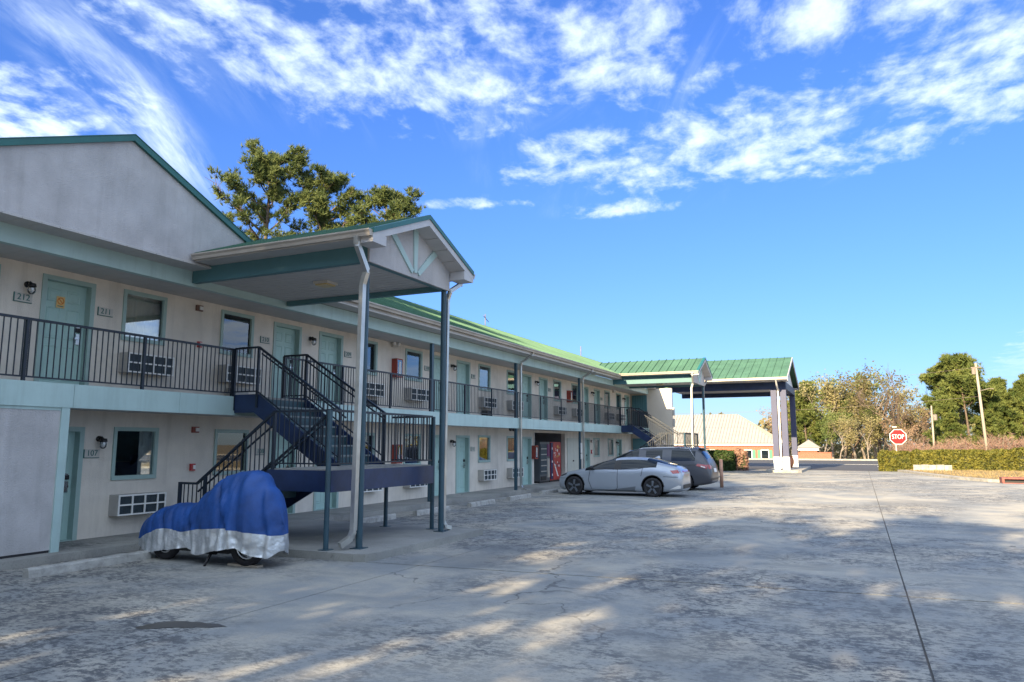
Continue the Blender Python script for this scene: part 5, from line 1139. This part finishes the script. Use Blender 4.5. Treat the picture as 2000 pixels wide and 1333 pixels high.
# wood across the road
PF = pine_meshes(21, 14, 2.5, 44, 3600, .50, lambda f: 3.8*(1-f)**.7+.5, M['needle2'], 14, .0, .2, 0, .11)
PT = pine_meshes(22, 14.5, 7.5, 24, 2000, .55, lambda f: 3.8*(1-f)**.5+.5, M['needle2'], 14, .01, .2, 0, .11)
D1 = decid_meshes(31, 14, .55, 3600, .34, M['leafolive'], M['barkgrey']); D2 = decid_meshes(32, 14, .5, 4200, .32, M['leafgreen'], M['barkgrey']); D3 = decid_meshes(33, 13, .55, 1700, .30, M['leaftan'], M['barkgrey']); DB = decid_meshes(35, 14, .45, 0, .3, None, M['bark'], 5)
far = [('pine_tree', PF, -7.0, 118, .86, 'narrow green pine just right of the portico roof'), ('leafy_tree', D1, -3.6, 116, .92, 'olive-leaved tree right of the narrow pine'), ('leafy_tree', D2, -.6, 119, .90, 'greenish tree behind the far end of the driveway'), ('leafy_tree', D1, 2.0, 115, .97, 'tallest olive-leaved tree left of the stop sign'),
  ('leafy_tree', D3, 4.4, 121, .82, 'thin tan-leaved tree above the stop sign'), ('bare_tree', DB, 6.8, 112, .98, 'tall bare tree right of the stop sign'), ('bare_tree', DB, 9.6, 122, .9, 'bare tree behind the pines on the right'), ('pine_tree', PT, 11.9, 106, .93, 'tall open-crowned pine left of the utility pole'), ('pine_tree', PF, 9.6, 104, .62, 'short bushy pine below the open-crowned pine'),
  ('pine_tree', PF, 14.6, 108, .70, 'dense green pine just right of the utility pole'), ('pine_tree', PF, 18.4, 109, .76, 'dense green pine near the right edge'), ('pine_tree', PF, 16.4, 112, .80, 'dense green pine between the pole and the right edge'), ('pine_tree', PF, 20.3, 114, .84, 'tall dense pine behind the right-edge pines'), ('pine_tree', PF, 22.0, 110, .80, 'dense green pine cut by the right edge of the photo'), ('leafy_tree', D2, -2.2, 122, .95, 'leafy tree closing the gap between the narrow pine and the tallest tree'), ('leafy_tree', D3, -10.2, 125, .78, 'tan-leaved tree seen under the portico roof'), ('leafy_tree', D3, -14.0, 128, .70, 'tan-leaved tree above the pale hip roof'),
  ('leafy_tree', D1, -8.4, 128, .80, 'olive-leaved tree seen between the portico columns'), ('leafy_tree', D2, 13.5, 124, .75, 'leafy tree filling the gap behind the right-hand pines'), ('leafy_tree', D2, -4.8, 110, .52, 'small green tree low beside the brick wall'), ('leafy_tree', D1, .8, 108, .50, 'small olive tree low behind the road'), ('leafy_tree', D3, 3.6, 106, .42, 'small tan tree just left of the stop sign')]
fill = [('leafy_tree', D1, -5.4, 124, .86, 'olive-leaved tree partly behind the narrow pine'), ('leafy_tree', D3, .6, 126, .92, 'tan-leaved tree in the second row above the driveway'), ('leafy_tree', D1, 4.2, 127, .86, 'olive-leaved tree in the second row above the stop sign'), ('leafy_tree', D3, 7.6, 129, .70, 'pale tan tree behind the bare tree'), ('leafy_tree', D1, 10.2, 130, .66, 'olive-leaved tree behind the open-crowned pine'),
  ('leafy_tree', D2, 3.0, 112, .55, 'small green tree behind the stop sign'), ('leafy_tree', D3, 6.0, 108, .45, 'low tan tree above the russet thicket'), ('leafy_tree', D1, -2.6, 107, .48, 'low olive tree above the brick wall'), ('bare_tree', DB, 2.6, 124, 1.0, 'bare tree with fine twigs above the stop sign'), ('bare_tree', DB, -1.4, 125, .98, 'bare grey tree between the leafy trees'), ('pine_tree', PT, 10.4, 112, .86, 'second open-crowned pine left of the tall pole')]
for i, (n, me, x, y, s, l) in enumerate(far+fill): tree(n, l, (x, y, -1.2), me, i*1.3, 'trees across the road', s)
m = MB(); rnd = random.Random(77)
for _ in range(14000):
    x = rnd.uniform(-45, 60); y = rnd.uniform(128, 150); z = -1.2+rnd.random()**1.2*(7.5+2.5*mnoise.noise(Vector((x*.15, 0, 0)))); c = Vector((x,y,z)); u = Vector((rnd.gauss(0,1), rnd.gauss(0,1), rnd.gauss(0,1))).normalized(); v = u.orthogonal().normalized(); s = rnd.uniform(.4,1.1); m._a([c-u*s*.5, c+v*s*.4, c+u*s*.5, c-v*s*.4], [(0,1,2,3)])
o = m.build('distant_wood', M['leafolive'], None, False, False); tag(o, 'far-off brown and olive wood behind the roadside trees', 'wood', kind='stuff')
# trees behind the camera, whose shade lies over the lot
SH = pine_meshes(41, 20, 5, 32, 1300, .95, lambda f: 5.2*(1-f)**.5*(.6+.4*min(1,f*2.5))+.8, M['needle'], 6, 0, .35, .34, .2); SH2 = pine_meshes(43, 20, 4, 34, 1500, .95, lambda f: 4.8*(1-f)**.45+.9, M['needle'], 6, 0, .35, .34, .2)
back = [(-37,-14,1.2),(-31,-17,1.25),(-25.5,-13,1.22),(-20.5,-15,1.15),(-16.8,-17,1.12),(-13.3,-15,1.06),(-15.2,-13,.72),(-11,-14,.68),(-7,-13,.66),(-3,-13.5,.69),(1.2,-13,.66),(5.4,-13.5,.68),(9.8,-13,.70),(14.5,-14,.74)]
for i, (x, y, s) in enumerate(back): tree('pine_tree', 'pine standing behind the viewer, %s from the left in the row' % (ORD+['thirteenth','fourteenth'])[i], (x, y, 0), SH if (i-(i > 5))%2 else SH2, (i-(i > 5))*.9, 'pines behind the viewer', s)
# trees on the far right side of the lot, mirrored in the windows
for i in range(9): tree('leafy_tree', 'tree along the right side of the lot, %s from the near end' % ORD[i], (44+3*math.sin(i*2.1), 4+i*9, 0), (D1, D2, D1)[i%3], i*.8, 'trees on the right side of the lot', .60+.06*math.sin(i*1.7))
